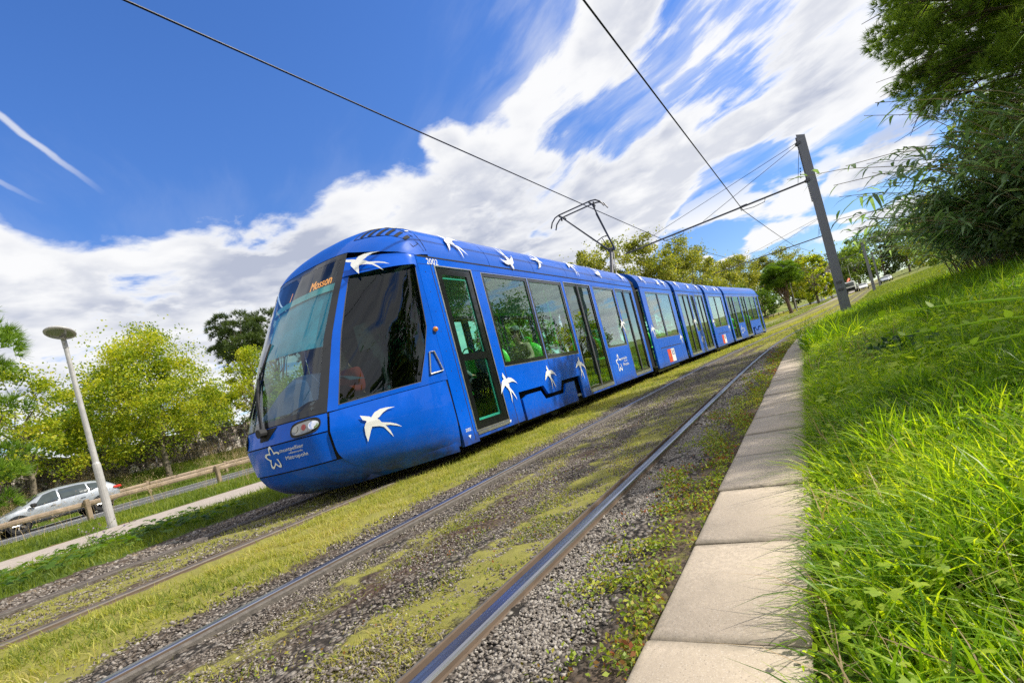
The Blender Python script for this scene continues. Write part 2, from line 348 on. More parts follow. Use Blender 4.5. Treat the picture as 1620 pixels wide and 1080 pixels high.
def ground_mat():
    """one ground sheet; UV = (distance from the track line, distance along it) in metres"""
    m, t, p = new_mat('ground: ballast, moss, soil and turf')
    uv = t.node('ShaderNodeUVMap', uv_map='track').outputs[0]
    s = t.node('ShaderNodeSeparateXYZ'); t.l.new(uv, s.inputs[0])
    off, yy = s.outputs[0], s.outputs[1]
    st = t.node('ShaderNodeMapping', inp={'Scale': (1.6, .35, 1)}); t.l.new(uv, st.inputs[0])
    edge = t.math('MULTIPLY', t.math('SUBTRACT', t.noise(uv, 3.5, 6, .65), .5), .55)
    edge2 = t.math('MULTIPLY', t.math('SUBTRACT', t.noise(st.outputs[0], 1.0, 4, .6), .5), .5)
    o2 = t.math('ADD', t.math('ADD', off, edge), edge2)
    f = t.math('DIVIDE', t.math('ADD', o2, 8.0), 8.4)     # -8 .. .4 -> 0..1
    def q(x): return (x+8.0)/8.4
    gr = t.ramp(f, [(q(-7.6), 1), (q(-7.2), .0), (q(-6.3), 0), (q(-6.0), .45), (q(-5.4), .80), (q(-4.8), .40), (q(-4.45), .9), (q(-3.25), .95),
                    (q(-2.95), .12), (q(-2.5), .10), (q(-2.2), .62), (q(-2.0), .34), (q(-1.78), .16), (q(-1.58), .78), (q(-1.3), .80), (q(-1.08), 0), (q(-.85), .02), (q(-.68), .30), (q(-.5), .42), (q(-.1), 1)])
    gn = t.math('ADD', t.noise(uv, 9, 8, .75), t.math('MULTIPLY', t.noise(st.outputs[0], 2.3, 3), .25))
    gm = t.smooth(t.math('SUBTRACT', t.math('ADD', gr, gn), 1.0), .02, .22)
    farm = t.math('MULTIPLY', t.smooth(yy, 14, 45), .45)
    gm = t.math('MAXIMUM', gm, t.math('MULTIPLY', farm, t.smooth(gn, .45, .65)))
    # stones
    vo = t.node('ShaderNodeTexVoronoi', feature='F1', inp={'Scale': 42.0}); t.l.new(uv, vo.inputs['Vector'])
    vs = t.node('ShaderNodeSeparateColor'); t.l.new(vo.outputs['Color'], vs.inputs[0])
    stone = t.ramp(vs.outputs[0], [(0, (.085, .068, .055)), (.35, (.15, .125, .105)), (.7, (.23, .20, .17)), (1, (.34, .31, .27))])
    stone = t.mix(t.smooth(vo.outputs['Distance'], .35, .65), stone, (.03, .026, .022))
    soil = t.mix(t.noise(uv, 30, 4, .7), (.060, .043, .030), (.15, .112, .082))
    # grey crushed stone beside the near rail, dark soil elsewhere
    lightz = t.ramp(t.math('DIVIDE', t.math('ADD', off, 8.0), 8.4), [(q(-7.3), .2), (q(-6.5), .35), (q(-3.2), .45), (q(-2.8), .6), (q(-1.9), .55), (q(-1.2), .7), (q(-1.0), 1), (q(-.85), .9), (q(-.6), .2)])
    sm = t.smooth(t.math('ADD', t.noise(uv, 2.4, 6, .7), t.math('MULTIPLY', t.math('SUBTRACT', lightz, .5), .7)), .40, .60)
    c = t.mix(sm, soil, stone)
    brown = t.math('MULTIPLY', t.smooth(t.math('ABSOLUTE', t.math('ADD', o2, 1.98)), .30, .05), t.smooth(t.noise(st.outputs[0], 1.1, 3), .42, .6))
    c = t.mix(t.math('MULTIPLY', brown, .6), c, (.075, .038, .024))
    sand = t.smooth(t.math('ABSOLUTE', t.math('ADD', o2, 6.98)), .16, .05)
    c = t.mix(t.math('MULTIPLY', sand, .8), c, (.40, .31, .21))
    # turf tones
    gc1 = t.mix(t.noise(uv, 14, 6, .7), (.11, .10, .03), (.36, .34, .08))
    gc2 = t.mix(t.noise(uv, 5, 8, .75), (.035, .06, .010), (.14, .20, .025))
    turf = t.math('MAXIMUM', t.smooth(off, -6.9, -7.4), t.smooth(off, -.5, -.1))
    gcol = t.mix(turf, gc1, gc2)
    big = t.noise(uv, .12, 4, .6)
    gcol = t.mix(t.math('MULTIPLY', t.smooth(yy, 22, 60), t.smooth(big, .42, .6, 0, .75)), gcol, (.30, .28, .07))
    c = t.mix(gm, c, gcol)
    # worn earth trail across the bank
    tr = t.math('MULTIPLY', t.smooth(t.math('ABSOLUTE', t.math('SUBTRACT', o2, t.math('ADD', .45, t.math('MULTIPLY', yy, .012)))), .30, .12), t.math('MULTIPLY', t.smooth(yy, 4.5, 6.5), t.smooth(yy, 15, 12)))
    c = t.mix(t.math('MULTIPLY', tr, .85), c, (.26, .18, .12))
    verge = t.math('MULTIPLY', t.smooth(t.math('ABSOLUTE', t.math('ADD', o2, 14.0)), .35, .1), .7)
    c = t.mix(verge, c, (.20, .09, .045))
    t.l.new(c, p.inputs['Base Color'])
    p.inputs['Roughness'].default_value = .92; p.inputs['Specular IOR Level'].default_value = .2
    h = t.math('ADD', t.math('MULTIPLY', t.math('SUBTRACT', 1.0, vo.outputs['Distance']), t.math('SUBTRACT', 1.0, gm)), t.math('MULTIPLY', gn, .8))
    b = t.node('ShaderNodeBump', inp={'Strength': 1.0, 'Distance': .018, 'Height': h}); t.l.new(b.outputs[0], p.inputs['Normal'])
    return m
M['ground'] = ground_mat()

def wall_mat():
    m, t, p = new_mat('mottled rubble wall under creeper')
    co = t.node('ShaderNodeTexCoord').outputs['Object']
    mp_ = t.node('ShaderNodeMapping', inp={'Scale': (1, 1.0, .6)}); t.l.new(co, mp_.inputs[0])
    vo = t.node('ShaderNodeTexVoronoi', inp={'Scale': 2.6}); t.l.new(mp_.outputs[0], vo.inputs['Vector'])
    vs = t.node('ShaderNodeSeparateColor'); t.l.new(vo.outputs['Color'], vs.inputs[0])
    c = t.ramp(vs.outputs[0], [(0, (.10, .08, .065)), (.45, (.24, .19, .16)), (.75, (.42, .35, .30)), (1, (.75, .68, .62))])
    n = t.noise(mp_.outputs[0], 3.2, 7, .75)
    c = t.mix(t.smooth(n, .47, .58), c, (.06, .045, .038))
    t.l.new(c, p.inputs['Base Color']); p.inputs['Roughness'].default_value = .95
    b = t.node('ShaderNodeBump', inp={'Strength': 1.0, 'Distance': .08, 'Height': n}); t.l.new(b.outputs[0], p.inputs['Normal'])
    return m
M['rubble'] = wall_mat()

# ------------------------------------------------------------------ object helpers
def tag(o, label=None, cat=None, group=None, kind=None):
    if label: o['label'] = label
    if cat: o['category'] = cat
    if group: o['group'] = group
    if kind: o['kind'] = kind
    return o
def empty(name, loc=(0, 0, 0), rz=0, label=None, cat=None, group=None, parent=None):
    o = bpy.data.objects.new(name, None); COL.objects.link(o); o.location = loc; o.rotation_euler = (0, 0, rz)
    o.empty_display_size = .2
    if parent: o.parent = parent
    return tag(o, label, cat, group)
def npmesh(name, verts, faces, mats, parent=None, smooth=False, midx=None, nper=None, loc=None):
    """fast mesh: verts (N,3); faces either list of tuples or (F,k) array"""
    me = bpy.data.meshes.new(name)
    V = np.asarray(verts, np.float32)
    if isinstance(faces, np.ndarray):
        Fc, k = faces.shape
        me.vertices.add(len(V)); me.vertices.foreach_set('co', V.ravel())
        me.loops.add(Fc*k); me.loops.foreach_set('vertex_index', faces.astype(np.int32).ravel())
        me.polygons.add(Fc); me.polygons.foreach_set('loop_start', np.arange(0, Fc*k, k, dtype=np.int32))
        me.update(calc_edges=True)
    else:
        me.from_pydata([tuple(map(float, v)) for v in verts], [], faces)
        me.update()
    for m in (mats if isinstance(mats, (list, tuple)) else [mats]): me.materials.append(m)
    if midx is not None: me.polygons.foreach_set('material_index', np.asarray(midx, np.int32))
    if smooth: me.polygons.foreach_set('use_smooth', np.ones(len(me.polygons), bool))
    o = bpy.data.objects.new(name, me); COL.objects.link(o)
    if parent: o.parent = parent
    if loc is not None: o.location = loc
    return o
class MB:
    """collects shapes into one mesh"""
    def __init__(s): s.v = []; s.f = []; s.m = []; s.cur = 0
    def add(s, vs, fs):
        b = len(s.v); s.v += [tuple(v) for v in vs]; s.f += [tuple(i+b for i in f) for f in fs]; s.m += [s.cur]*len(fs)
    def box(s, c, d, rz=0, bev=0.0):
        hx, hy, hz = d[0]/2, d[1]/2, d[2]/2
        if bev <= 0:
            P = [(x, y, z) for z in (-hz, hz) for x, y in ((-hx, -hy), (hx, -hy), (hx, hy), (-hx, hy))]
            Fs = [(3, 2, 1, 0), (4, 5, 6, 7), (0, 1, 5, 4), (1, 2, 6, 5), (2, 3, 7, 6), (3, 0, 4, 7)]
        else:
            b = bev; ring = lambda e, z: [(-hx+e, -hy, z), (hx-e, -hy, z), (hx, -hy+e, z), (hx, hy-e, z), (hx-e, hy, z), (-hx+e, hy, z), (-hx, hy-e, z), (-hx, -hy+e, z)]
            ins = lambda z: [(x*(hx-b)/hx, y*(hy-b)/hy, z) for x, y, z in ring(b, z)]
            P = ins(-hz)+ring(b, -hz+b)+ring(b, hz-b)+ins(hz)
            Fs = [tuple(range(7, -1, -1)), tuple(range(24, 32))]
            for k in range(3): Fs += [(k*8+i, k*8+(i+1) % 8, (k+1)*8+(i+1) % 8, (k+1)*8+i) for i in range(8)]
        ca, sa = math.cos(rz), math.sin(rz)
        s.add([(c[0]+x*ca-y*sa, c[1]+x*sa+y*ca, c[2]+z) for x, y, z in P], Fs)
    def b2(s, x0, x1, y0, y1, z0, z1, bev=0.0): s.box(((x0+x1)/2, (y0+y1)/2, (z0+z1)/2), (abs(x1-x0), abs(y1-y0), abs(z1-z0)), 0, bev)
    def tube(s, pts, r, n=8, cap=True):
        pts = [Vector(p) for p in pts]; rs = r if isinstance(r, (list, tuple)) else [r]*len(pts)
        V = []; Fs = []; prev = None
        for i, p in enumerate(pts):
            d = (pts[min(i+1, len(pts)-1)] - pts[max(i-1, 0)]).normalized()
            if prev is None: a = d.orthogonal().normalized()
            else: a = (prev - d*prev.dot(d)); a = a.normalized() if a.length > 1e-6 else d.orthogonal().normalized()
            prev = a; b = d.cross(a)
            V += [p + (a*math.cos(2*math.pi*k/n) + b*math.sin(2*math.pi*k/n))*rs[i] for k in range(n)]
        for i in range(len(pts)-1): Fs += [(i*n+k, i*n+(k+1) % n, (i+1)*n+(k+1) % n, (i+1)*n+k) for k in range(n)]
        if cap: Fs += [tuple(range(n-1, -1, -1)), tuple(range((len(pts)-1)*n, len(pts)*n))]
        s.add(V, Fs)
    def lathe(s, prof, c=(0, 0, 0), n=20, axis='z'):
        V = []
        for r, h in prof:
            for k in range(n):
                a = 2*math.pi*k/n; x, y = r*math.cos(a), r*math.sin(a)
                q = {'z': (x, y, h), 'x': (h, x, y), 'y': (y, h, x)}[axis]
                V.append((c[0]+q[0], c[1]+q[1], c[2]+q[2]))
        Fs = [(i*n+k, i*n+(k+1) % n, (i+1)*n+(k+1) % n, (i+1)*n+k) for i in range(len(prof)-1) for k in range(n)]
        s.add(V, Fs)
    def prism(s, poly, t, fn):
        """poly 2-D extruded by t; fn maps (u, v, w) to xyz"""
        n = len(poly)
        V = [fn(u, v, 0) for u, v in poly]+[fn(u, v, t) for u, v in poly]
        s.add(V, [tuple(range(n-1, -1, -1)), tuple(range(n, 2*n))]+[(i, (i+1) % n, n+(i+1) % n, n+i) for i in range(n)])
    def grid(s, fn, nu, nv):
        V = [fn(i/nu, j/nv) for j in range(nv+1) for i in range(nu+1)]
        s.add(V, [(j*(nu+1)+i, j*(nu+1)+i+1, (j+1)*(nu+1)+i+1, (j+1)*(nu+1)+i) for j in range(nv) for i in range(nu)])
    def build(s, name, mats, parent=None, smooth=False, sub=0, loc=None, rz=None):
        o = npmesh(name, s.v, s.f, mats, parent, smooth, s.m, loc=loc)
        if rz is not None: o.rotation_euler = (0, 0, rz)
        if sub:
            md = o.modifiers.new('sub', 'SUBSURF'); md.levels = sub; md.render_levels = sub
        return o
def autosmooth(o, ang=35):
    me = o.data; bm = bmesh.new(); bm.from_mesh(me)
    bmesh.ops.recalc_face_normals(bm, faces=bm.faces)
    for e in bm.edges:
        if len(e.link_faces) == 2: e.smooth = e.calc_face_angle(0) < R_(ang)
    for f in bm.faces: f.smooth = True
    bm.to_mesh(me); bm.free()
def copy_tree(o, parent=None):
    c = o.copy(); COL.objects.link(c); c.parent = parent
    for ch in [x for x in KIDS.get(o.name, [])]: copy_tree(ch, c)
    return c
KIDS = {}
def reg_kids():
    KIDS.clear()
    for o in bpy.data.objects:
        if o.parent: KIDS.setdefault(o.parent.name, []).append(o)

# ------------------------------------------------------------------ track line and terrain
def cv(Y):
    Y = np.asarray(Y, float); a = np.clip(Y-8, 0, 33); return .002*a*a + .132*np.maximum(0, Y-41)
def rise(Y):
    Y = np.asarray(Y, float); a = np.clip(Y-25, 0, 50); return .00028*a*a + .028*np.maximum(0, Y-75)
def shiftl(Y):   # road and path draw nearer to the track with distance
    return np.clip(.06*(np.asarray(Y, float)-30), 0, 6)
LOFF = [-400, -120, -60, -40, -36.5, -35, -32.5, -31, -29, -22, -14, -10, -7, -3, -.14, .3, 1, 2, 3.5, 5, 8, 14, 30, 80, 400]
LZ = [9, 6, 3.2, 2.0, 1.65, 1.35, .45, .14, .08, .05, 0, 0, -.02, -.03, -.03, .03, .12, .20, .36, .52, .85, 1.4, 2.4, 5, 14]
def zt(off, Y):
    off = np.asarray(off, float); b = np.interp(off, LOFF, LZ)
    r = rise(Y)*np.interp(off, [-40, -14, -6], [.75, .8, 1.0])
    return b + r
def W(off, Y, dz=0.0): return (float(off+cv(Y)), float(Y), float(zt(off, Y))+dz)
def off_of(X, Y): return X - cv(Y)
def on_ground(X, Y, dz=0.0): return (X, Y, float(zt(off_of(X, Y), Y))+dz)

def ground_sheet():
    offs = np.concatenate([-np.geomspace(400, 16, 40), np.linspace(-15, -7.6, 30), np.linspace(-7.4, .6, 160), np.linspace(.7, 8, 60), np.geomspace(8.3, 400, 36)])
    ys = np.concatenate([np.linspace(-60, 0, 30, endpoint=False), np.linspace(0, 12, 240, endpoint=False), np.linspace(12, 40, 140, endpoint=False), np.geomspace(40, 900, 90)])
    O, Y = np.meshgrid(offs, ys)
    X = O+cv(Y); Z = zt(O, Y)
    near = np.clip(1-(Y-12)/30, 0, 1)
    def vn(a, b, s):  # cheap smooth value noise
        return (np.sin(a*s*1.7+b*s*.9)+np.sin(a*s*-.8+b*s*2.1+1.3)+np.sin(a*s*2.9-b*s*1.4+2.2))/3
    Z = Z + .012*vn(O, Y, 5)*near + .008*vn(O, Y, 17)*near
    Z = Z + np.where(O > .2, .05*vn(O, Y, 1.6), 0)*1.0
    # keep it under the slabs and the path
    V = np.stack([X, Y, Z], -1).reshape(-1, 3)
    n, m = O.shape
    idx = np.arange(n*m).reshape(n, m)
    Fc = np.stack([idx[:-1, :-1], idx[:-1, 1:], idx[1:, 1:], idx[1:, :-1]], -1).reshape(-1, 4)
    o = npmesh('ground', V, Fc, M['ground'], smooth=True)
    uvl = o.data.uv_layers.new(name='track')
    uv = np.stack([O, Y], -1).reshape(-1, 2)[Fc.ravel()]
    uvl.data.foreach_set('uv', uv.astype(np.float32).ravel())
    return tag(o, kind='structure')
ground_sheet()

def strip(name, o0, o1, y0, y1, dz, mat, n=80, shift=False, kind='structure', thick=0.0):
    ys = np.linspace(0, 1, n)**1.6*(y1-y0)+y0
    V = []; Fs = []
    cols = 3
    for y in ys:
        s = float(shiftl(y)) if shift else 0
        for k in range(cols):
            of = o0+(o1-o0)*k/(cols-1)+s
            V.append((of+float(cv(y)), y, float(zt((o0+o1)/2+s, y))*0.0+float(zt(of, y))+dz))
    for i in range(n-1):
        for k in range(cols-1): Fs.append((i*cols+k, i*cols+k+1, (i+1)*cols+k+1, (i+1)*cols+k))
    o = npmesh(name, V, Fs, mat, smooth=True)
    if kind: o['kind'] = kind
    return o
strip('path', -13.7, -10.35, -40, 330, .022, M['pathc'], shift=True)
strip('road', -30.5, -21.6, -40, 400, .03, M['asphalt'], shift=True)
for of in (-21.85, -26.0, -26.25, -30.2):
    strip('road_marking', of-.07, of+.07, -40, 300, .036, M['white'], shift=True)

# rails ---------------------------------------------------------------
def rail(off, label, side=1, mat='steelrail'):
    """grooved tram rail: running head, groove and guard lip, side = +1 when the groove lies to the left"""
    prof = [(-.068, -.04), (-.068, -.006), (-.060, .000), (-.047, .002), (-.044, -.002), (-.042, -.035), (-.010, -.035), (-.008, .001), (-.003, .0045), (.004, .006), (.044, .0055), (.052, .002), (.056, -.006), (.057, -.02), (.062, -.026), (.064, -.04)]
    mi = [2, 2, 2, 1, 1, 1, 1, 0, 0, 0, 0, 0, 1, 1, 2]
    ys = np.concatenate([np.linspace(-6, 12, 40, endpoint=False), np.linspace(12, 60, 60, endpoint=False), np.linspace(60, 260, 50)])
    V = []; Fs = []; mm = []
    k = len(prof)
    for y in ys:
        c0 = float(cv(y)); z0 = float(rise(y))
        V += [(off+side*a+c0, y, z0+b) for a, b in prof]
    for i in range(len(ys)-1):
        for j in range(k-1):
            q = (i*k+j, i*k+j+1, (i+1)*k+j+1, (i+1)*k+j)
            Fs.append(q if side < 0 else q[::-1]); mm.append(mi[j])
    o = npmesh('rail', V, Fs, [M[mat], M['railside'], M['railjacket']], midx=mm)
    return tag(o, label, 'rail', 'grooved tram rails')
M['steeldull'] = simple('dull rail steel', (.12, .10, .085), .6, .3, var=.3, scale=14)
M['railjacket'] = simple('grimy rubber rail jacket', (.12, .105, .09), .8, var=.3, scale=30, bump=.003)
rail(-1.14, 'shiny grooved steel rail nearest the concrete slabs', 1)
rail(-2.66, 'polished rail in the open gravel, left rail of the empty near track', -1)
rail(-4.60, 'rail of the far track under the side of the tram nearest the camera', 1, 'steeldull')
rail(-6.12, 'rail of the far track farthest from the camera, beside dark gravel', -1, 'steeldull')

# concrete trough slabs --------------------------------------------------
ORD = ['first', 'second', 'third', 'fourth', 'fifth', 'sixth', 'seventh', 'eighth', 'ninth', 'tenth', 'eleventh', 'twelfth']
NS = 32
for i in range(NS):
    y0 = 1.18-.615+.615*i; L = .603
    b = MB(); w2 = .192+random.uniform(-.003, .003)
    b.box((0, 0, -.04), (w2*2, L, .08), 0, .006)
    o = b.build('concrete_slab', M['slab'], loc=(-.335+float(cv(y0))+random.uniform(-.007, .007), y0+.3, .004+random.uniform(-.004, .004)+float(rise(y0))), rz=random.uniform(-.012, .012)-.004*max(0, y0-8)); o.rotation_euler.x = random.uniform(-.006, .006); o.rotation_euler.y = random.uniform(-.008, .008)
    autosmooth(o, 40)
    if i < 12: lab = '%s beige cable trough slab counting up from the bottom edge' % ORD[i]
    else: lab = 'small distant slab of the cable trough cover near the weeds'
    tag(o, lab, 'slab', 'concrete slabs covering the cable trough')

def unit(n):
    v = rng.normal(size=(n, 3)); return v/np.linalg.norm(v, axis=1)[:, None]
def leafcloud(P, size, aspect=.62, up=.35, droop=0.0):
    """diamond leaves at points P with sizes; returns verts, quads"""
    n = len(P); N = unit(n); N[:, 2] += up; N /= np.linalg.norm(N, axis=1)[:, None]
    T = np.cross(N, unit(n)); T /= np.linalg.norm(T, axis=1)[:, None]
    T[:, 2] -= droop; T /= np.linalg.norm(T, axis=1)[:, None]
    Bv = np.cross(N, T)
    s = (size*rng.uniform(.6, 1.3, n))[:, None]
    V = np.stack([P-T*s*.5, P+Bv*s*.5*aspect-T*s*.05+N*s*.08, P+T*s*.5, P-Bv*s*.5*aspect-T*s*.05+N*s*.08], 1).reshape(-1, 3)
    return V, np.arange(4*n).reshape(n, 4)
# ------------------------------------------------------------------ the tram
sys_seed = 3
def base_plan(a):
    """plan curve at z = 1: a 0 centre of the nose, .5 windscreen corner, 1 full width"""
    A = [0, .15, .3, .42, .5, .56, .64, .74, .84, .92, 1.0]
    Xp = [0, .24, .47, .64, .735, .81, .93, 1.085, 1.215, 1.285, 1.325]
    Yp = [3.24, 3.26, 3.32, 3.42, 3.54, 3.66, 3.87, 4.17, 4.50, 4.74, 4.98]
    return np.interp(a, A, Xp), np.interp(a, A, Yp)
SZ = [.12, .2, .32, .48, .78, 1.0, 1.85, 2.36, 2.88, 2.95, 3.1]
SS = [.42, .22, .06, -.03, -.07, 0, .39, .70, 1.045, 1.10, 1.25]
XZ = [.12, .2, .32, .5, .78, 1.0, 3]
XS_ = [.80, .88, .95, .985, 1.0, 1.0, 1.0]
def S(a, z, out=0.0):
    s = -1 if a < 0 else 1; aa = abs(a)
    x, y = base_plan(aa); k = (4.98-y)/(4.98-3.24)
    sh = np.interp(z, SZ, SS)
    y = y+sh*k
    xs = np.interp(z, XZ, XS_); x = x*(xs*(1-aa**3)+aa**3)
    if out:
        e = .01; x1, y1 = base_plan(min(1, aa+e)); x0, y0 = base_plan(max(0, aa-e)); tx, ty = x1-x0, y1-y0; l = math.hypot(tx, ty)
        x += ty/l*out; y -= tx/l*out
        y -= 0
    return (s*x, y, z)
def patch(mb, a0, a1, z0, z1, out=0.0, nu=16, nv=14, a0t=None, a1t=None, z0r=None, z1r=None, thick=0):
    """ruled patch of the nose surface with corners (a0,z0) (a1,z0r) (a1t,z1r) (a0t,z1)"""
    a0t = a0 if a0t is None else a0t; a1t = a1 if a1t is None else a1t; z0r = z0 if z0r is None else z0r; z1r = z1 if z1r is None else z1r
    def fn(u, v):
        al = a0+(a0t-a0)*v; ar = a1+(a1t-a1)*v
        zb = z0+(z0r-z0)*u; zt_ = z1+(z1r-z1)*u
        o_ = out(u, v) if callable(out) else out
        return S(al+(ar-al)*u, zb+(zt_-zb)*v, o_)
    mb.grid(fn, nu, nv)
# roof half profile (x, z) from the gutter to the crown
RP = [(1.325, 2.72), (1.312, 2.82), (1.27, 2.95), (1.19, 3.08), (1.07, 3.19), (.90, 3.27), (.65, 3.33), (.35, 3.36), (0, 3.37)]
def swallow(mb, fn, cy, cz, rot, scale, flip=1):
    P = [(-0.204, 0.148), (-0.105, 0.106), (-0.092, 0.089), (-0.037, 0.144), (0.039, 0.172), (0.116, 0.172), (0.22, 0.155), (0.127, 0.145), (0.057, 0.113), (0.005, 0.071), (-0.029, 0.055), (-0.007, 0.037), (0.013, -0.004), (0.033, -0.012), (0.121, -0.04), (0.188, -0.079), (0.246, -0.133), (0.172, -0.095), (0.112, -0.068), (0.053, -0.056), (0.097, -0.139), (0.122, -0.237), (0.067, -0.14), (0.031, -0.076), (-0.017, -0.049), (-0.105, -0.031), (-0.131, -0.083), (-0.184, -0.213), (-0.195, -0.111), (-0.193, -0.013), (-0.176, 0.026), (-0.152, 0.057), (-0.192, 0.086)]
    c, s_ = math.cos(rot), math.sin(rot)
    pts = [(flip*u*scale, v*scale) for u, v in P]
    pts = [(cy+u*c-v*s_, cz+u*s_+v*c) for u, v in pts]
    from mathutils.geometry import tessellate_polygon
    # densify by subdividing triangles so the bird follows curved panels
    tris = tessellate_polygon([[Vector((u, v, 0)) for u, v in pts]])
    T = [[pts[i] for i in t] for t in tris]
    for _ in range(2):
        N = []
        for a, b, d in T:
            m = lambda p, q: ((p[0]+q[0])/2, (p[1]+q[1])/2)
            ab, bd, da = m(a, b), m(b, d), m(d, a); N += [(a, ab, da), (ab, b, bd), (da, bd, d), (ab, bd, da)]
        T = N
    for t in T: mb.add([fn(u, v) for u, v in t], [(0, 1, 2)])
def side_fn(x0=1.3285): return lambda y, z: (x0, y, z)
def roof_fn(o=.004):
    zs = [q[1] for q in RP]; xs = [q[0] for q in RP]
    return lambda y, z: (float(np.interp(z, zs, xs))+o, y, z+o)
def cab_fn(o=.005):
    """y,z on the flared cab side -> nose surface"""
    def f(y, z):
        lo, hi = .5, 1.0
        for _ in range(18):
            mid = (lo+hi)/2
            if S(mid, z)[1] < y: lo = mid
            else: hi = mid
        return S(lo, z, o)
    return f
def text(name, body, size, mat, parent, mtx, extr=.0015, align='LEFT', sx=1.0):
    cu = bpy.data.curves.new(name, 'FONT'); cu.body = body; cu.size = size; cu.extrude = extr; cu.align_x = align
    o = bpy.data.objects.new(name, cu); COL.objects.link(o)
    dg = bpy.context.evaluated_depsgraph_get(); me = bpy.data.meshes.new_from_object(o.evaluated_get(dg))
    bpy.data.objects.remove(o); me.name = name; me.materials.clear(); me.materials.append(mat)
    me.transform(Matrix.Diagonal((sx, 1, 1, 1)))
    me.transform(mtx)
    n = bpy.data.objects.new(name, me); COL.objects.link(n); n.parent = parent
    return n
def side_mtx(x, y, z): return Matrix(((0, 0, 1, x), (1, 0, 0, y), (0, 1, 0, z), (0, 0, 0, 1)))

def side_walls(mb, y0, y1, ops, zt_=2.72, zb=.2, t=.05, sides=(1, -1)):
    """both side walls with openings ops = (ya, yb, za, zb)"""
    for sgn in sides:
        X0, X1 = sgn*1.325, sgn*(1.325-t)
        cur = y0
        def bx(a, b, c, d):
            if b-a > 1e-4 and d-c > 1e-4: mb.b2(X0, X1, a, b, c, d)
        for (ya, yb, za, zb_) in sorted(ops):
            bx(cur, ya, zb, zt_); bx(ya, yb, zb if za > .6 else .2, za); bx(ya, yb, zb_, zt_); cur = yb
        bx(cur, y1, zb, zt_)
def frame_ring(mb, sgn, ya, yb, za, zb, wd, x=1.318, t=.012):
    X0, X1 = sgn*x, sgn*(x-t)
    mb.b2(X0, X1, ya, yb, za, za+wd); mb.b2(X0, X1, ya, yb, zb-wd*.8, zb); mb.b2(X0, X1, ya, ya+wd, za+wd, zb-wd*.8); mb.b2(X0, X1, yb-wd, yb, za+wd, zb-wd*.8)
def window(parent, sgn, ya, yb, za, zb, wd=.055):
    mb = MB(); mb.b2(sgn*1.304, sgn*1.300, ya+.01, yb-.01, za+.01, zb-.01)
    g = mb.build('window', M['glass'] if sgn > 0 else M['glassfar'], parent)
    f = MB(); frame_ring(f, sgn, ya+.004, yb-.004, za+.004, zb-.004, wd); 
    f.build('window_frame', M['black'], g)
    if sgn > 0:
        f = MB(); frame_ring(f, sgn, ya, yb, za, zb, .012, 1.327, .02); f.build('seal', M['alu'], g)
    return g
def door(parent, sgn, ya, yb, leaves):
    wd = (yb-ya)/leaves
    for k in range(leaves):
        a, b = ya+wd*k, ya+wd*(k+1)
        f = MB(); bw = .115 if leaves == 1 else .05
        frame_ring(f, sgn, a+.006, b-.006, .31, 2.59, bw, 1.316, .03)
        if leaves == 1: f.b2(sgn*1.316, sgn*1.290, a+bw, b-bw, 1.27, 1.37)
        leaf = f.build('door', M['black'], parent)
        g = MB(); g.b2(sgn*1.298, sgn*1.294, a+.03, b-.03, .33, 2.57); g.build('door_glass', (M['glassdoor'] if leaves > 1 else M['glass']) if sgn > 0 else M['glassfar'], leaf)
        if leaves == 1:
            e = MB(); frame_ring(e, sgn, a+bw, b-bw, .31+bw, 2.59-bw, .03, 1.288, .02); e.build('glass_edge', M['teal'], leaf)
        else:
            r = MB(); r.b2(sgn*1.322, sgn*1.300, (a+.0 if k else b-.03), (a+.03 if k else b), .31, 2.59); r.build('door_seal', M['greym'], leaf)
    t = MB(); frame_ring(t, sgn, ya-.02, yb+.02, .29, 2.62, .02, 1.331, .03); t.build('door_frame', M['alu'], parent)
    t = MB(); t.b2(sgn*1.335, sgn*1.20, ya, yb, .245, .285); t.build('door_sill', M['alu'], parent)

def roof_mesh(mb, y0, y1, n=1):
    pr = [(-x, z) for x, z in RP[:-1]][::1] + [(x, z) for x, z in RP[::-1]]
    for i in range(n):
        a = y0+(y1-y0)*i/n+(.006 if i else 0); b = y0+(y1-y0)*(i+1)/n-.006
        V = [(x, a, z+(.02 if k_ not in (0, len(pr)-1) else .012)) for k_, (x, z) in enumerate(pr)]+[(x, b, z+(.02 if k_ not in (0, len(pr)-1) else .012)) for k_, (x, z) in enumerate(pr)]
        k = len(pr)
        Fs = [(j, j+1, k+j+1, k+j) for j in range(k-1)]+[tuple(range(k-1, -1, -1)), tuple(range(k, 2*k))]
        mb.add(V, Fs)

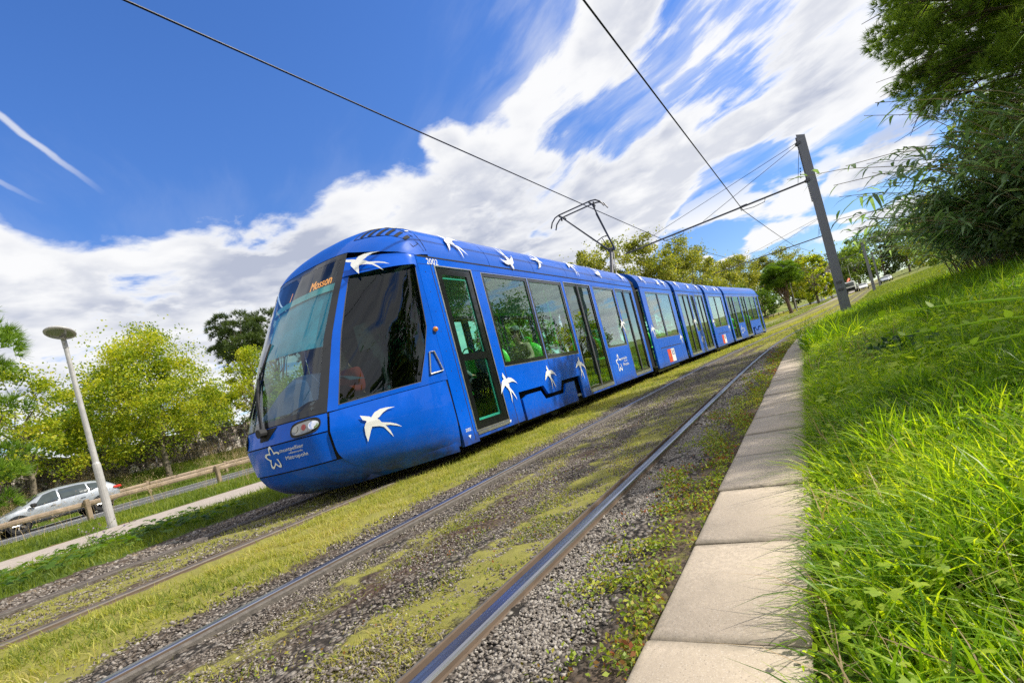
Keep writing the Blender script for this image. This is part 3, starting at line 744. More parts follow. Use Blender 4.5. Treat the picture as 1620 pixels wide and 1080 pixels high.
def interior(parent, y0, y1, seats):
    f = MB(); f.b2(-1.27, 1.27, y0, y1, .26, .30); f.build('floor_pan', M['floorin'], parent)
    c = MB(); c.b2(-1.26, 1.26, y0, y1, 2.63, 2.68); c.build('ceiling_lining', M['ceil'], parent)
    for (x, y, d) in seats:
        s_ = MB(); s_.lathe([(.0, -.03), (.20, -.03), (.25, .0), (.26, .04), (.20, .05), (.0, .05)], (0, 0, 0), 20, 'y')
        sh = MB()
        # round-backed shell: a disc with a rim, upright, and a seat pad below
        sh.lathe([(0, -.045), (.20, -.04), (.29, -.01), (.31, .04), (.29, .05), (.255, .0), (0, .0)], (0, 0, 0), 28, 'y')
        sh.box((0, .2, -.33), (.50, .46, .07), 0, .03)
        o = sh.build('seat', M['lime'], parent, loc=(x, y, 1.22), rz=0 if d > 0 else math.pi); autosmooth(o, 50)
        p_ = MB(); p_.lathe([(0, .03), (.20, .035), (.235, .01), (.235, .0)], (0, 0, 0), 24, 'y'); p_.box((0, .22, -.285), (.44, .38, .05), 0, .02)
        p_.build('cushion', M['seat'], o)
        p_ = MB(); p_.tube([(-.1, 0, .27), (-.11, 0, .36), (-.05, 0, .41), (.05, 0, .41), (.11, 0, .36), (.1, 0, .27)], .014, 8); p_.build('grab_handle', M['lime'], o); p_ = MB(); p_.box((0, .2, -.62), (.12, .35, .55)); p_.build('pedestal', M['seat'], o)

def logo(parent, mx, sc_=1.0, mat=None):
    """open five-lobed star ring and three lines of lettering"""
    mat = mat or M['white']
    b = MB(); n = 60; pin, pout = [], []
    for i in range(n+1):
        a = R_(90)+i/n*R_(330)-R_(75)
        r = .10*(1+.32*math.cos(5*(a-R_(90))))
        pin.append(((r-.016)*math.cos(a), (r-.016)*math.sin(a)*1.15)); pout.append(((r+.016)*math.cos(a), (r+.016)*math.sin(a)*1.15))
    def P(u, v, w_): return tuple(mx @ Vector((u*sc_, v*sc_, w_)))
    for i in range(n): b.add([P(*pin[i], .002), P(*pin[i+1], .002), P(*pout[i+1], .002), P(*pout[i], .002)], [(0, 1, 2, 3)])
    o = b.build('logo', mat, parent)
    for j, (tx, s_, dx, dy) in enumerate((('montpellier', .072, .15, .05), ('méditerranée', .036, .27, .005), ('Métropole', .072, .20, -.065))):
        text('lettering', tx, s_*sc_, mat, o, mx @ Matrix.Translation((dx*sc_, dy*sc_, .002)), .0005, sx=1.05)
    return o

WB = [(6.40, 7.85, 1.09, 2.60), (7.87, 9.30, 1.09, 2.60)]
TRAM = empty('tram', (-5.36, 3.24, 0), 0, 'blue five section tram with white swallows, running toward the camera', 'tram')
def end_module(root, front=True):
    sec = root
    OPS = [(5.32, 6.14, .30, 2.60)]+WB+[(9.42, 10.84, .30, 2.60), (11.04, 12.50, 1.09, 2.60), (12.62, 14.0, .30, 2.60)]
    # body walls with the stepped cut-out over the bogie
    for sgn in (1, -1):
        mb = MB()
        X0, X1 = sgn*1.325, sgn*1.275
        def bx(a, b, c, d): mb.b2(X0, X1, a, b, c, d)
        bx(4.985, 5.32, .16, 2.72)
        cur = 5.32
        for (a, b, c, d) in OPS:
            if a > cur:
                if not (cur < 6.3 and a > 6.3): bx(cur, a, .20 if cur < 6 or cur > 9.35 else 1.06, 2.72)
                else: bx(cur, a, .20, 2.72)
            bx(a, b, d, 2.72)
            if c < .6: bx(a, b, .20, c)
            elif a > 10: bx(a, b, .20, c)
            cur = b
        bx(14.0, 14.22, .20, 2.72); bx(9.30, 9.42, .2, 1.06) 
        # apron below the two long windows, outline as on site
        poly = [(6.40, 1.09), (6.40, .20), (6.60, .20), (6.60, .60), (6.63, .64), (7.33, .66), (7.46, .655), (7.58, .49), (8.05, .47), (8.20, .655), (9.06, .655), (9.06, .20), (9.30, .20), (9.30, 1.09)]
        if sgn > 0: fn = lambda u, v, w_: (1.325-w_, u, v)
        else: fn = lambda u, v, w_: (-1.325+w_, u, v)
        # as ruled boxes: avoids one concave face
        for (a, b, c, d) in ((6.40, 6.60, .2, 1.09), (6.60, 7.46, .655, 1.09), (7.46, 8.20, .655, 1.09), (8.20, 9.04, .655, 1.09), (9.04, 9.30, .2, 1.09)): bx(a, b, c, d)
        mb.prism([(7.46, .655), (7.58, .49), (8.08, .49), (8.20, .655)], .05, fn)
        mb.build('body_side', M['blue'], sec)
    rf = MB(); roof_mesh(rf, 5.24, 14.22, 6); o = rf.build('roof_panel', M['blue_roof'], sec, smooth=False); autosmooth(o, 40)
    gt = MB()
    for sgn in (1, -1): gt.b2(sgn*1.328, sgn*1.27, 5.0, 14.22, 2.715, 2.735)
    gt.b2(-1.2, 1.2, 5.2, 14.2, 2.70, 2.72)
    gt.build('gutter', M['gap'], sec)
    # bogie skirt
    for sgn in (1, -1):
        s_ = MB(); X = 1.335
        fn = (lambda u, v, w_: (X-w_, u, v)) if sgn > 0 else (lambda u, v, w_: (-X+w_, u, v))
        for q in ([(6.66, .19), (8.70, .19), (8.70, .38), (6.66, .38)], [(6.66, .38), (8.70, .38), (8.70, .58), (8.32, .58), (8.20, .42), (7.42, .42), (7.30, .58), (6.86, .58), (6.66, .53)]):
            s_.prism(q, .04, fn)
        s_.build('bogie_skirt', M['blue'], sec)
    bg = MB(); bg.b2(-1.20, 1.20, 6.42, 9.28, .14, 1.05); bg.build('bogie_housing', M['gap'], sec)
    bw = MB()
    for yy in (6.95, 8.6):
        for sx in (-.75, .75): bw.lathe([(0, -.06), (.26, -.06), (.28, -.05), (.28, .05), (.26, .06), (0, .06)], (sx, yy, .28), 24, 'x')
    bw.b2(-.6, .6, 6.6, 9.0, .2, .35)
    bw.build('bogie', M['greym'], sec)
    uf = MB(); uf.b2(-1.15, 1.15, 9.4, 14.1, .16, .25); uf.build('underframe', M['gap'], sec); uf = MB(); uf.b2(-1.2, 1.2, 5.0, 6.4, .16, .25); uf.build('underframe', M['gap'], sec)
    for sgn in (1, -1):
        door(sec, sgn, 5.32, 6.14, 1); door(sec, sgn, 9.42, 10.84, 2); door(sec, sgn, 12.62, 14.0, 2)
        for (a, b, c, d) in WB+[(11.04, 12.50, 1.09, 2.60)]: window(sec, sgn, a, b, c, d, .07 if a < 10 else .05)
    interior(sec, 5.0, 14.2, [(.72, 7.05, 1), (.72, 8.35, 1), (-.72, 7.3, -1), (-.72, 8.8, 1), (.2, 7.1, 1), (.72, 11.4, 1), (-.7, 11.9, -1), (.15, 8.5, -1)])
    hr = MB()
    hr.tube([(.95, 5.60, 2.5), (.95, 5.60, 1.9), (.95, 5.63, 1.55), (.95, 5.72, 1.2), (.95, 5.84, .95), (.95, 5.93, .8)], .024)
    for x, y in ((.5, 9.3), (-.5, 9.6), (.5, 11.0), (-.5, 12.6), (.5, 12.6), (.9, 9.33)): hr.tube([(x, y, .3), (x, y, 2.6)], .018)
    hr.tube([(.4, 6.3, 2.2), (.4, 14, 2.2)], .016); hr.tube([(1.1, 8.9, 1.42), (.5, 9.3, 1.42)], .018)
    hr.build('grab_rail', M['lime'], sec)
    bh = MB(); bh.b2(-1.25, 1.25, 5.02, 5.08, .3, 1.25); bh.b2(-1.25, 1.25, 5.02, 5.08, 2.2, 2.65); bh.b2(-1.25, -.2, 5.02, 5.08, 1.25, 2.2); bh.build('cab_bulkhead', M['gap'], sec)
    bh = MB(); bh.b2(-.2, 1.25, 5.04, 5.045, 1.25, 2.2); bg_ = bh.build('bulkhead_glass', M['black'], sec)
    Pf = np.stack([rng.uniform(-.15, 1.2, 420), np.full(420, 5.033), rng.uniform(1.45, 2.15, 420)], 1); Vf, Ff = leafcloud(Pf, .055, .4); Vf[:, 1] = 5.033+.2*(Vf[:, 1]-5.033)*.1; npmesh('printed_film', Vf, Ff, M['film'], bg_)
    # ---- nose
    nose = MB()
    patch(nose, -.5, .5, .80, .99, nu=26, nv=3)              # band under the windscreen
    o = nose.build('nose_panel', M['blue'], sec, smooth=True)
    bm_ = MB()
    patch(bm_, -.5, .5, .475, .785, nu=26, nv=5)
    bm_.build('bumper', M['blue'], sec, smooth=True)
    lo = MB()
    patch(lo, -.97, .97, .12, .460, -.004, nu=44, nv=9); lo.b2(-.75, .75, 3.9, 5.0, .13, .2)
    lo.build('lower_apron', M['blue'], sec, smooth=True)
    ln = MB(); patch(ln, -.52, .52, .45, .81, -.012, nu=26, nv=4); patch(ln, -.52, .52, .97, 1.01, -.008, nu=20, nv=1); patch(ln, .5, 1, .45, 1.1, -.012, nu=12, nv=8); patch(ln, -1, -.5, .45, 1.1, -.012, nu=12, nv=8); ln.build('panel_gap', M['gap'], sec, smooth=True)
    for s in (1, -1):
        sp = MB()
        bul = lambda u, v: .015+.03*math.sin(math.pi*min(1, v*1.0))*math.sin(math.pi*(.15+.7*(u if s > 0 else 1-u)))
        def spf(u, v):
            zb = .185+.0*u; zt_ = .985+.07*u; z = zb+(zt_-zb)*v
            q_ = max(0, min(1, (.60-z)/.42)); a_ = .51+.26*(1-math.sqrt(max(0, 1-q_*q_)))
            a_ = a_+(.985-a_)*u
            o_ = .012+.035*math.sin(math.pi*v)*math.sin(math.pi*(.12+.7*u))-.03*q_*q_
            return S(s*a_, z, o_)
        sp.grid(spf, 20, 20)
        sp.build('cab_side_panel', M['blue'], sec, smooth=True)
        # pillars and frame of the cab window
        fr = MB()
        def P_(a0, a1, z0, z1, **k):
            if s > 0: patch(fr, a0, a1, z0, z1, **k)
            else:
                k = dict(k); t0, t1 = k.pop('a0t', None), k.pop('a1t', None); zr, zr1 = k.pop('z0r', None), k.pop('z1r', None)
                k['nu'] = k.get('nu', 10)
                patch(fr, -a1, -a0, z0 if zr is None else zr, z1 if zr1 is None else zr1, a0t=None if t1 is None else -t1, a1t=None if t0 is None else -t0, z0r=z0, z1r=z1, **k)
        P_(.50, .55, 1.0, 2.62, nu=3, nv=16)                     # windscreen pillar
        P_(.55, .97, 1.0, 1.045, nu=14, nv=1, z0r=1.06, z1r=1.115)
        P_(.865, 1.0, 1.115, 1.78, nu=5, nv=8, a0t=.955, z0r=1.12)  # wedge behind the window
        P_(.955, 1.0, 1.78, 2.60, nu=3, nv=10, a0t=.975)
        P_(.865, 1.0, 1.06, 1.118, nu=5, nv=1)
        P_(.50, 1.0, 2.60, 2.74, nu=16, nv=3)
        fr.build('cab_frame', M['blue'], sec, smooth=True)
        cg = MB()
        if s > 0:
            patch(cg, .55, .865, 1.045, 1.78, -.012, 16, 12, a1t=.955, z0r=1.10); patch(cg, .55, .955, 1.78, 2.62, -.012, 16, 10, a1t=.975)
        else:
            patch(cg, -.865, -.55, 1.10, 1.78, -.012, 16, 12, a0t=-.955, z0r=1.045); patch(cg, -.955, -.55, 1.78, 2.62, -.012, 16, 10, a0t=-.975)
        cgo = cg.build('cab_window', M['glasscab'], sec, smooth=True)
        tr = MB()
        pts = [S(s*a, z, -.004) for a, z in [(.552, 1.05), (.70, 1.075), (.863, 1.10), (.91, 1.45), (.953, 1.78), (.974, 2.6)]]
        tr.tube(pts, .006, 6); tr.tube([S(s*.552, z, -.004) for z in np.linspace(1.05, 2.6, 12)], .007, 6)
        tr.build('window_trim', M['greym'], cgo)
        # visor over the cab window
        vs = MB()
        q = lambda u, v: .012+.075*min(1, (u if s > 0 else 1-u)*1.6)*min(1, ((1-u) if s > 0 else u)*9)*max(0, 1-v*1.1)
        if s > 0: patch(vs, .50, .985, 2.58, 2.83, q, 16, 8, z1r=2.74)
        else: patch(vs, -.985, -.50, 2.58, 2.74, q, 16, 8, z1r=2.83)
        vs.build('visor', M['blue'], sec, smooth=True)
        # roof cap side: from visor top to the roof
        if s > 0:
            lab = MB(); lab.box((0, 0, 0), (.001, .001, .001))
    # windscreen
    ws = MB(); patch(ws, -.475, .475, 1.055, 2.86, .001, 30, 26); wso = ws.build('windscreen', M['glassfront'], sec, smooth=True)
    wb = MB()
    patch(wb, -.5, .5, 1.0, 1.06, .003, 30, 2)
    patch(wb, .445, .5, 1.06, 2.90, .003, 4, 26); patch(wb, -.5, -.445, 1.06, 2.90, .003, 4, 26); patch(wb, -.5, .5, 2.84, 2.92, .003, 30, 2); patch(wb, .2, .5, 1.055, 1.16, .0035, 12, 2, a0t=.38)
    wb.build('windscreen_surround', M['black'], wso, smooth=True)
    # roof cap: blends the nose into the roof section
    cap = MB()
    prs = [(-x, z) for x, z in RP[:-1]]+[(x, z) for x, z in RP[::-1]]
    def capfn(u, v):
        a = -1+2*u; aa = abs(a)
        z0 = 2.915 if aa < .5 else 2.915-(aa-.5)/.5*.19
        p0 = Vector(S(a, z0, .008))
        fr_ = u*(len(prs)-1); i = min(len(prs)-2, int(fr_)); t_ = fr_-i
        # spread evenly: use x matched to the nose plan
        xw = abs(p0.x)/1.333
        xr = min(1.325, 1.325*xw)
        zr = float(np.interp(xr, [q[0] for q in RP[::-1]], [q[1] for q in RP[::-1]])) if xr < 1.32 else 2.74
        p2 = Vector(((1 if a > 0 else -1)*xr, 5.25, zr+.02))
        ctl = Vector((p0.x*.96+p2.x*.04, p0.y+(p2.y-p0.y)*.42, zr+.02 if aa < .9 else (p0.z+zr)/2+.02))
        return (1-v)**2*p0+2*v*(1-v)*ctl+v*v*p2
    cap.grid(capfn, 64, 16); cap.build('roof_cap', M['blue_roof'], sec, smooth=True)
    # louvred grilles on the cap
    for s in (1, -1):
        g = MB(); g.cur = 0
        def gp(u, v, o=.006):
            uu = .5+s*(u-.5) if s < 0 else u
            p = Vector(capfn(uu, v)); e = .01
            n = (Vector(capfn(uu+e, v))-Vector(capfn(uu-e, v))).cross(Vector(capfn(uu, min(1, v+e)))-Vector(capfn(uu, max(0, v-e)))).normalized()
            return p+n*o
        for k in range(6):
            u0 = .765+.030*k
            g.grid(lambda i, j: gp(u0+.014*j, .30+.03*k+i*(.38-.03*k)), 8, 1)
        for (ua, va, ub, vb) in ((.745, .24, .745, .74), (.745, .74, .955, .76), (.955, .76, .955, .50), (.955, .50, .745, .24)):
            g.tube([gp(ua+(ub-ua)*k_/6, va+(vb-va)*k_/6, .002) for k_ in range(7)], .005, 4)
        g.tube([gp(.52+.47*k_/14, .965, .001) for k_ in range(15)], .006, 4); g.tube([gp(.52+.47*k_/14, .80, .001) for k_ in range(15)], .004, 4)
        g.build('grille', M['gap'], sec)
        g = MB()
        for k in range(4): g.grid(lambda i, j: gp(.79+.032*k+.009*j, .80+.10*i, .008), 3, 1)
        if s > 0: g.build('cap_stripe', M['white'], sec)
    # headlamps: long oval pods
    for s in (1, -1):
        def pod(rx, rz, o, n=28):
            pts = []
            for k in range(n):
                t = 2*math.pi*k/n; cx_, cz_ = math.cos(t), math.sin(t)
                e = .55; ux = math.copysign(abs(cx_)**e, cx_)*rx; uz = math.copysign(abs(cz_)**.9, cz_)*rz
                a_ = .365+ux; pts.append(S(s*a_, .895+uz+ux*.12, o))
            return pts
        hb = MB(); pts = pod(.100, .085, .010); c = S(s*.365, .895, .012); hb.add(pts+[c], [(i, (i+1) % 28, 28) for i in range(28)]); hbo = hb.build('headlight', M['rubber'], sec, smooth=True)
        hb = MB(); pts = pod(.082, .060, .016); c = S(s*.365, .895, .022); hb.add(pts+[c], [(i, (i+1) % 28, 28) for i in range(28)]); hb.build('lamp_glass', M['lens'], hbo, smooth=True)
        for aa, mt, rr in ((.425, 'chrome', .040), (.365, 'redlens', .030), (.31, 'lens', .032)):
            hb = MB(); c = Vector(S(s*aa, .90, .026))
            pts = [S(s*(aa+math.cos(2*math.pi*k/16)*rr*(.75 if mt == 'chrome' else .5)), .90+math.sin(2*math.pi*k/16)*rr*(1.1), .024) for k in range(16)]
            hb.add(pts+[c], [(i, (i+1) % 16, 16) for i in range(16)]); hb.build('reflector' if mt != 'redlens' else 'tail_lamp', M[mt], hbo, smooth=True)
        ol = MB(); ol.lathe([(.034, 0), (.034, .018), (.026, .034), (.012, .042), (0, .044)], (s*1.327, 4.985, 1.73), 18, 'x' ) if s > 0 else ol.lathe([(.034, 0), (.034, -.018), (.026, -.034), (0, -.044)], (s*1.327, 4.985, 1.73), 18, 'x')
        ol.build('side_marker_lamp', M['orange'], sec, smooth=True)
        # quarter light, a little trapezium behind the cab window
        f = cab_fn(.014); tm = MB()
        q4 = [(4.73, 1.17), (4.80, 1.45), (4.87, 1.45), (4.94, 1.19)]
        qq = [f(*p) for p in q4]; qq = [(s*abs(x), y, z) for x, y, z in qq]
        tm.tube(qq+[qq[0]], .011, 6); tm.build('quarter_light', M['alu'], sec)
    # wiper
    wp = MB()
    pv = Vector(S(0.02, .955, .05)); 
    wp.tube([pv, S(-.12, 1.35, .05), S(-.20, 1.62, .035)], .014); wp.tube([pv+Vector((.03, 0, 0)), S(-.09, 1.35, .06), S(-.19, 1.62, .04)], .010)
    wp.tube([S(-.27, 1.18, .02), S(-.20, 1.62, .022), S(-.13, 2.02, .02)], .012); wp.tube([S(-.05, 1.1, .03), S(-.17, 1.6, .03)], .008)
    wp.lathe([(.0, -.06), (.05, -.06), (.05, .02), (0, .02)], tuple(pv+Vector((0, .02, 0))), 12, 'y')
    wp.build('wiper', M['rubber'], sec)
    wr = MB(); wr.grid(lambda u, v: S(-.06+.19*u*(1-.5*(1-v))+.02, .86+.125*v, .006), 6, 3); wr.build('wiper_recess', M['gap'], sec)
    # inside the cab
    d = MB(); 
    d.grid(lambda u, v: (lambda p: (p[0]*(1-.12*v), p[1]+.06+.75*v, 1.09+(.12+.30*max(0, math.sin((u-.30)*3.6))*(1 if u > .3 else 0))*math.sin(min(1, v*1.6)*2.2)))(S(-.47+.94*u, 1.02)), 20, 8)
    d.b2(-1.0, 1.0, 4.25, 4.30, .3, 1.15); d.build('dashboard', M['dash'], sec, smooth=False)
    d = MB(); d.b2(-.5, .5, 3.8, 5.0, .25, .30); d.b2(-.9, .9, 4.5, 5.0, .25, .30); d.build('cab_floor', M['floorin'], sec)
    d = MB(); d.grid(lambda u, v: (lambda p: (p[0]*.95, p[1]+.07, p[2]))(S(-.46+.92*u, 2.46*v+(1-v)*(1.86-.10*u))), 16, 8); d.build('sun_blind', M['blind'], sec, smooth=True)
    d = MB(); d.grid(lambda u, v: (lambda p: (p[0]*.97, p[1]+.04, p[2]))(S(-.47+.94*u, 2.455+.09*v)), 16, 2); d.build('blind_bar', M['tealbar'], sec)
    d = MB(); d.grid(lambda u, v: (lambda p: (p[0]*.97, p[1]+.14, p[2]))(S(-.47+.94*u, 2.56+.30*v)), 16, 4); disp = d.build('display_housing', M['gap'], sec)
    d = MB(); d.b2(-.9, .9, 4.6, 5.0, 2.62, 2.68); d.b2(-.62, .62, 4.42, 4.6, 2.64, 2.70); d.build('cab_ceiling', M['inwall'], sec)
    if front:
        # LED text follows the curved display: "1   Mosson"
        for (tx, a_, sz) in (('1', -.27, .20), ('Mosson', .06, .175)):
            o_ = text('display_text', tx, sz, M['led'], disp, Matrix.Identity(4), .002, sx=.72)
            for v_ in o_.data.vertices:
                p_ = S(a_+v_.co.x*.66, 2.60+v_.co.y, 0); v_.co = (p_[0]*.97, p_[1]+.125-v_.co.z, p_[2])
    st = MB(); st.box((0, 0, 0), (.48, .46, .12), 0, .04); st.box((0, .24, .42), (.46, .12, .75), 0, .05); st.box((0, .24, .86), (.26, .09, .16), 0, .03); st.b2(-.1, .1, -.1, .1, -.5, -.06)
    st.build('driver_seat', M['seat'], sec, loc=(.22, 4.52, .82))
    # markings
    lg = logo(sec, Matrix.Identity(4), .82)
    for o_ in [lg]+[c_ for c_ in bpy.data.objects if c_.parent == lg]:
        for v_ in o_.data.vertices:
            v_.co = S(.075+v_.co.x*.66, .655+v_.co.y, .007+v_.co.z*.3)
    logo(sec, side_mtx(1.327, 11.52, .68), 1.35)
    logo(sec, Matrix(((0, 0, -1, -1.327), (-1, 0, 0, 12.1), (0, 1, 0, .68), (0, 0, 0, 1))), 1.35)
    b = MB()
    swallow(b, cab_fn(.050), 3.98, .745, 0, .86)
    swallow(b, lambda y, z: Vector(cab_fn(.080)(y, z)), 4.47, 2.70, R_(2), .66)
    for (y, z, rot, k) in ((6.36, .78, R_(-32), .98), (7.79, .77, R_(-38), .88), (9.20, .80, R_(-52), .92), (12.56, 1.6, R_(-30), .85)):
        swallow(b, side_fn(1.3330 if y > 8 else 1.3375), y, z, rot, k)
    for (y, z, rot, k) in ((5.98, 2.99, R_(-15), .95), (7.35, 2.90, R_(150), .95), (8.55, 2.99, R_(200), .85), (10.3, 2.99, R_(-40), .9), (11.75, 3.02, R_(150), .9), (13.75, 3.02, R_(10), .85)):
        swallow(b, roof_fn(.028), y, z, rot, k)
    b.build('swallow_decals', M['white'], sec)
    text('fleet_number', '2002', .115, M['white'], sec, side_mtx(1.327, 5.17, 2.625), .0006, sx=1.05)
    text('fleet_number', '2002', .06, M['white'], sec, side_mtx(1.327, 5.07, .335), .0006)
    ms_ = MB()
    for p in ((5.13, .26), (6.17, .265)): ms_.prism([(p[0]-.03, p[1]+.022), (p[0]+.03, p[1]+.022), (p[0], p[1]-.02)], .001, lambda u, v, w_: (1.3265+w_, u, v))
    ms_.build('jacking_mark', M['white'], sec)
    pl = MB()
    for y in (5.24, 6.38, 9.36, 11.0): pl.b2(1.3262, 1.3255, y-.0065, y+.0065, .2, 2.72 if y < 6 else 1.08)
    pl.b2(1.3262, 1.3255, 7.855, 7.865, .5, 1.08); pl.b2(1.3262, 1.3255, 5.0, 14.2, 2.615, 2.62)
    for k_ in range(9):
        for yy in (5.10, 5.285, 6.27): pl.lathe([(.008, 1.3255), (.006, 1.3275), (0, 1.3278)], (0, yy, .35+k_*.27), 6, 'x')
    pl.build('panel_joint', M['gap'], sec)

S1 = empty('front_section', (0, -3.24, 0), parent=TRAM)
end_module(S1, True)

def mid_module(sec, L, kind):
    """kind 'bogie': two windows over a skirt; kind 'doors': door, window, door. local y 0..L"""
    if kind == 'bogie': OPS = [(.40, 1.68, 1.10, 2.60), (1.70, L-.42, 1.10, 2.60)]; DR = []
    else:
        OPS = [(1.92, L-1.98+.12, 1.10, 2.60)]; DR = [(.30, 1.75, 2), (L-1.62, L-.28, 2)]
    for sgn in (1, -1):
        mb = MB(); side_walls(mb, 0, L, OPS+[(a, b, .30, 2.60) for a, b, n in DR], sides=(sgn,)); mb.build('body_side', M['blue'], sec)
    rf = MB(); roof_mesh(rf, 0, L, 3 if L > 4 else 2); o = rf.build('roof_panel', M['blue_roof'], sec); autosmooth(o, 40)
    gt = MB()
    for sgn in (1, -1): gt.b2(sgn*1.328, sgn*1.27, 0.01, L-.01, 2.715, 2.735)
    gt.b2(-1.2, 1.2, .01, L-.01, 2.70, 2.72); gt.build('gutter', M['gap'], sec)
    for sgn in (1, -1):
        for (a, b, c, d) in OPS: window(sec, sgn, a, b, c, d)
        for (a, b, n) in DR: door(sec, sgn, a, b, n)
    interior(sec, .02, L-.02, [(.72, .8, 1), (.72, 1.9, 1), (-.72, 1.2, -1), (-.72, 2.4, 1)] if kind == 'bogie' else [(.72, 2.3, 1), (-.72, 2.3, 1)])
    uf = MB(); uf.b2(-1.15, 1.15, .05, L-.05, .15, .25); uf.build('underframe', M['gap'], sec)
    b = MB()
    if kind == 'bogie':
        bw = MB()
        for yy in (L/2-.85, L/2+.85):
            for sx in (-.75, .75): bw.lathe([(0, -.06), (.26, -.06), (.28, -.05), (.28, .05), (.26, .06), (0, .06)], (sx, yy, .28), 24, 'x')
        bw.b2(-1.1, 1.1, .5, L-.5, .08, .2); bw.build('bogie', M['greym'], sec)
        jn = MB(); jn.b2(1.3262, 1.3255, .62, L-.5, .775, .80); jn.b2(1.3262, 1.3255, .62, .632, .22, .79); jn.b2(1.3262, 1.3255, L-.5, L-.488, .22, .79); jn.b2(1.3262, 1.3255, 1.685, 1.695, .8, 1.09); jn.build('panel_joint', M['gap'], sec)
        sg = MB(); sg.b2(1.3275, 1.3255, 1.20, 1.60, .28, .70); pl = sg.build('sign_plate', M['redsign'], sec)
        sg = MB(); sg.b2(1.3278, 1.3255, 1.60, 2.0, .28, .70); sg.build('sign_plate', M['white'], sec)
        sg = MB(); sg.b2(1.3285, 1.3255, 1.68, 1.76, .52, .67); sg.b2(1.3285, 1.3255, 1.86, 1.92, .52, .67); sg.b2(1.3283, 1.3255, 1.68, 1.93, .49, .515); sg.build('emblem', M['navysign'], pl)
        sg = MB(); sg.lathe([(.06, 1.3276), (0, 1.3284)], (0, 1.38, .50), 12, 'x'); sg.b2(1.3284, 1.3255, 1.30, 1.50, .34, .36); sg.build('emblem', M['orange'], pl)
        swallow(b, side_fn(1.3285), .30, 1.35, R_(-40), .9); swallow(b, side_fn(1.3285), L-.28, .95, R_(-40), .8)
    else:
        swallow(b, side_fn(1.3285), 1.84, 1.45, R_(-40), .9); swallow(b, side_fn(1.3285), 2.35, .72, R_(-20), .9)
    for (y, r_) in ((.7, -20), (2.2, 160), (L-.6, 30)): swallow(b, roof_fn(.028), y, 3.0, R_(r_), .85)
    b.build('swallow_decals', M['white'], sec)
    tx = text('lettering', 'www.tam-way.com', .10, M['white'], sec, side_mtx(1.327, L*.36, 2.635), .0005) if False else None

def place_section(o, y):
    """sit the section frame on the curved track at y (local y 0)"""
    o.location = (float(cv(y))-(-0.0), y-3.24, float(rise(y)))
def heading(y0, y1): return -math.atan2(float(cv(y1)-cv(y0)), y1-y0)
SEC = [(14.72, 3.58, 'bogie'), (18.78, 4.42, 'doors'), (23.68, 3.58, 'bogie')]
for i, (y0, L, k) in enumerate(SEC):
    o = empty('bogie_section' if k == 'bogie' else 'door_section', parent=TRAM)
    place_section(o, y0); o.rotation_euler.z = heading(y0, y0+L)
    mid_module(o, L, k)
# rear section: the front section turned round
reg_kids()
yr = 27.74
S5 = S1.copy(); COL.objects.link(S5); S5.parent = TRAM; S5.name = 'rear_section'
for ch in list(KIDS[S1.name]):
    if 'driver' in ch.name: continue
    copy_tree(ch, S5)
Lr = 14.22
hd = heading(yr, yr+9)
S5.rotation_euler.z = math.pi+hd
# local (0,14.22) must come to (cv(yr), yr)
vx, vy = -math.sin(math.pi+hd)*Lr, math.cos(math.pi+hd)*Lr
S5.location = (float(cv(yr))-vx, yr-3.24-vy, float(rise(yr)))
# gangway bellows
def bellows(ya, yb):
    mb = MB(); n = 9; prof = [(1.22, .30), (1.22, 2.60), (1.18, 2.9), (1.02, 3.12), (.7, 3.24), (-.7, 3.24), (-1.02, 3.12), (-1.18, 2.9), (-1.22, 2.60), (-1.22, .30)]
    k = len(prof); V = []; Fs = []
    for i in range(n+1):
        y = ya-.02+(yb-ya+.04)*i/n; s_ = 1.0 if i % 2 else .965
        V += [(x*s_+float(cv(y)), y, z if z < 1 else z*(1.0 if i % 2 else .99)) for x, z in prof]
    for i in range(n): Fs += [(i*k+j, i*k+(j+1) % k, (i+1)*k+(j+1) % k, (i+1)*k+j) for j in range(k)]
    mb.add(V, Fs); o = mb.build('gangway_bellows', M['rubber'], TRAM, loc=(0, -3.24, 0))
bellows(14.22, 14.72); bellows(18.30, 18.78); bellows(23.2, 23.68); bellows(27.26, 27.74)
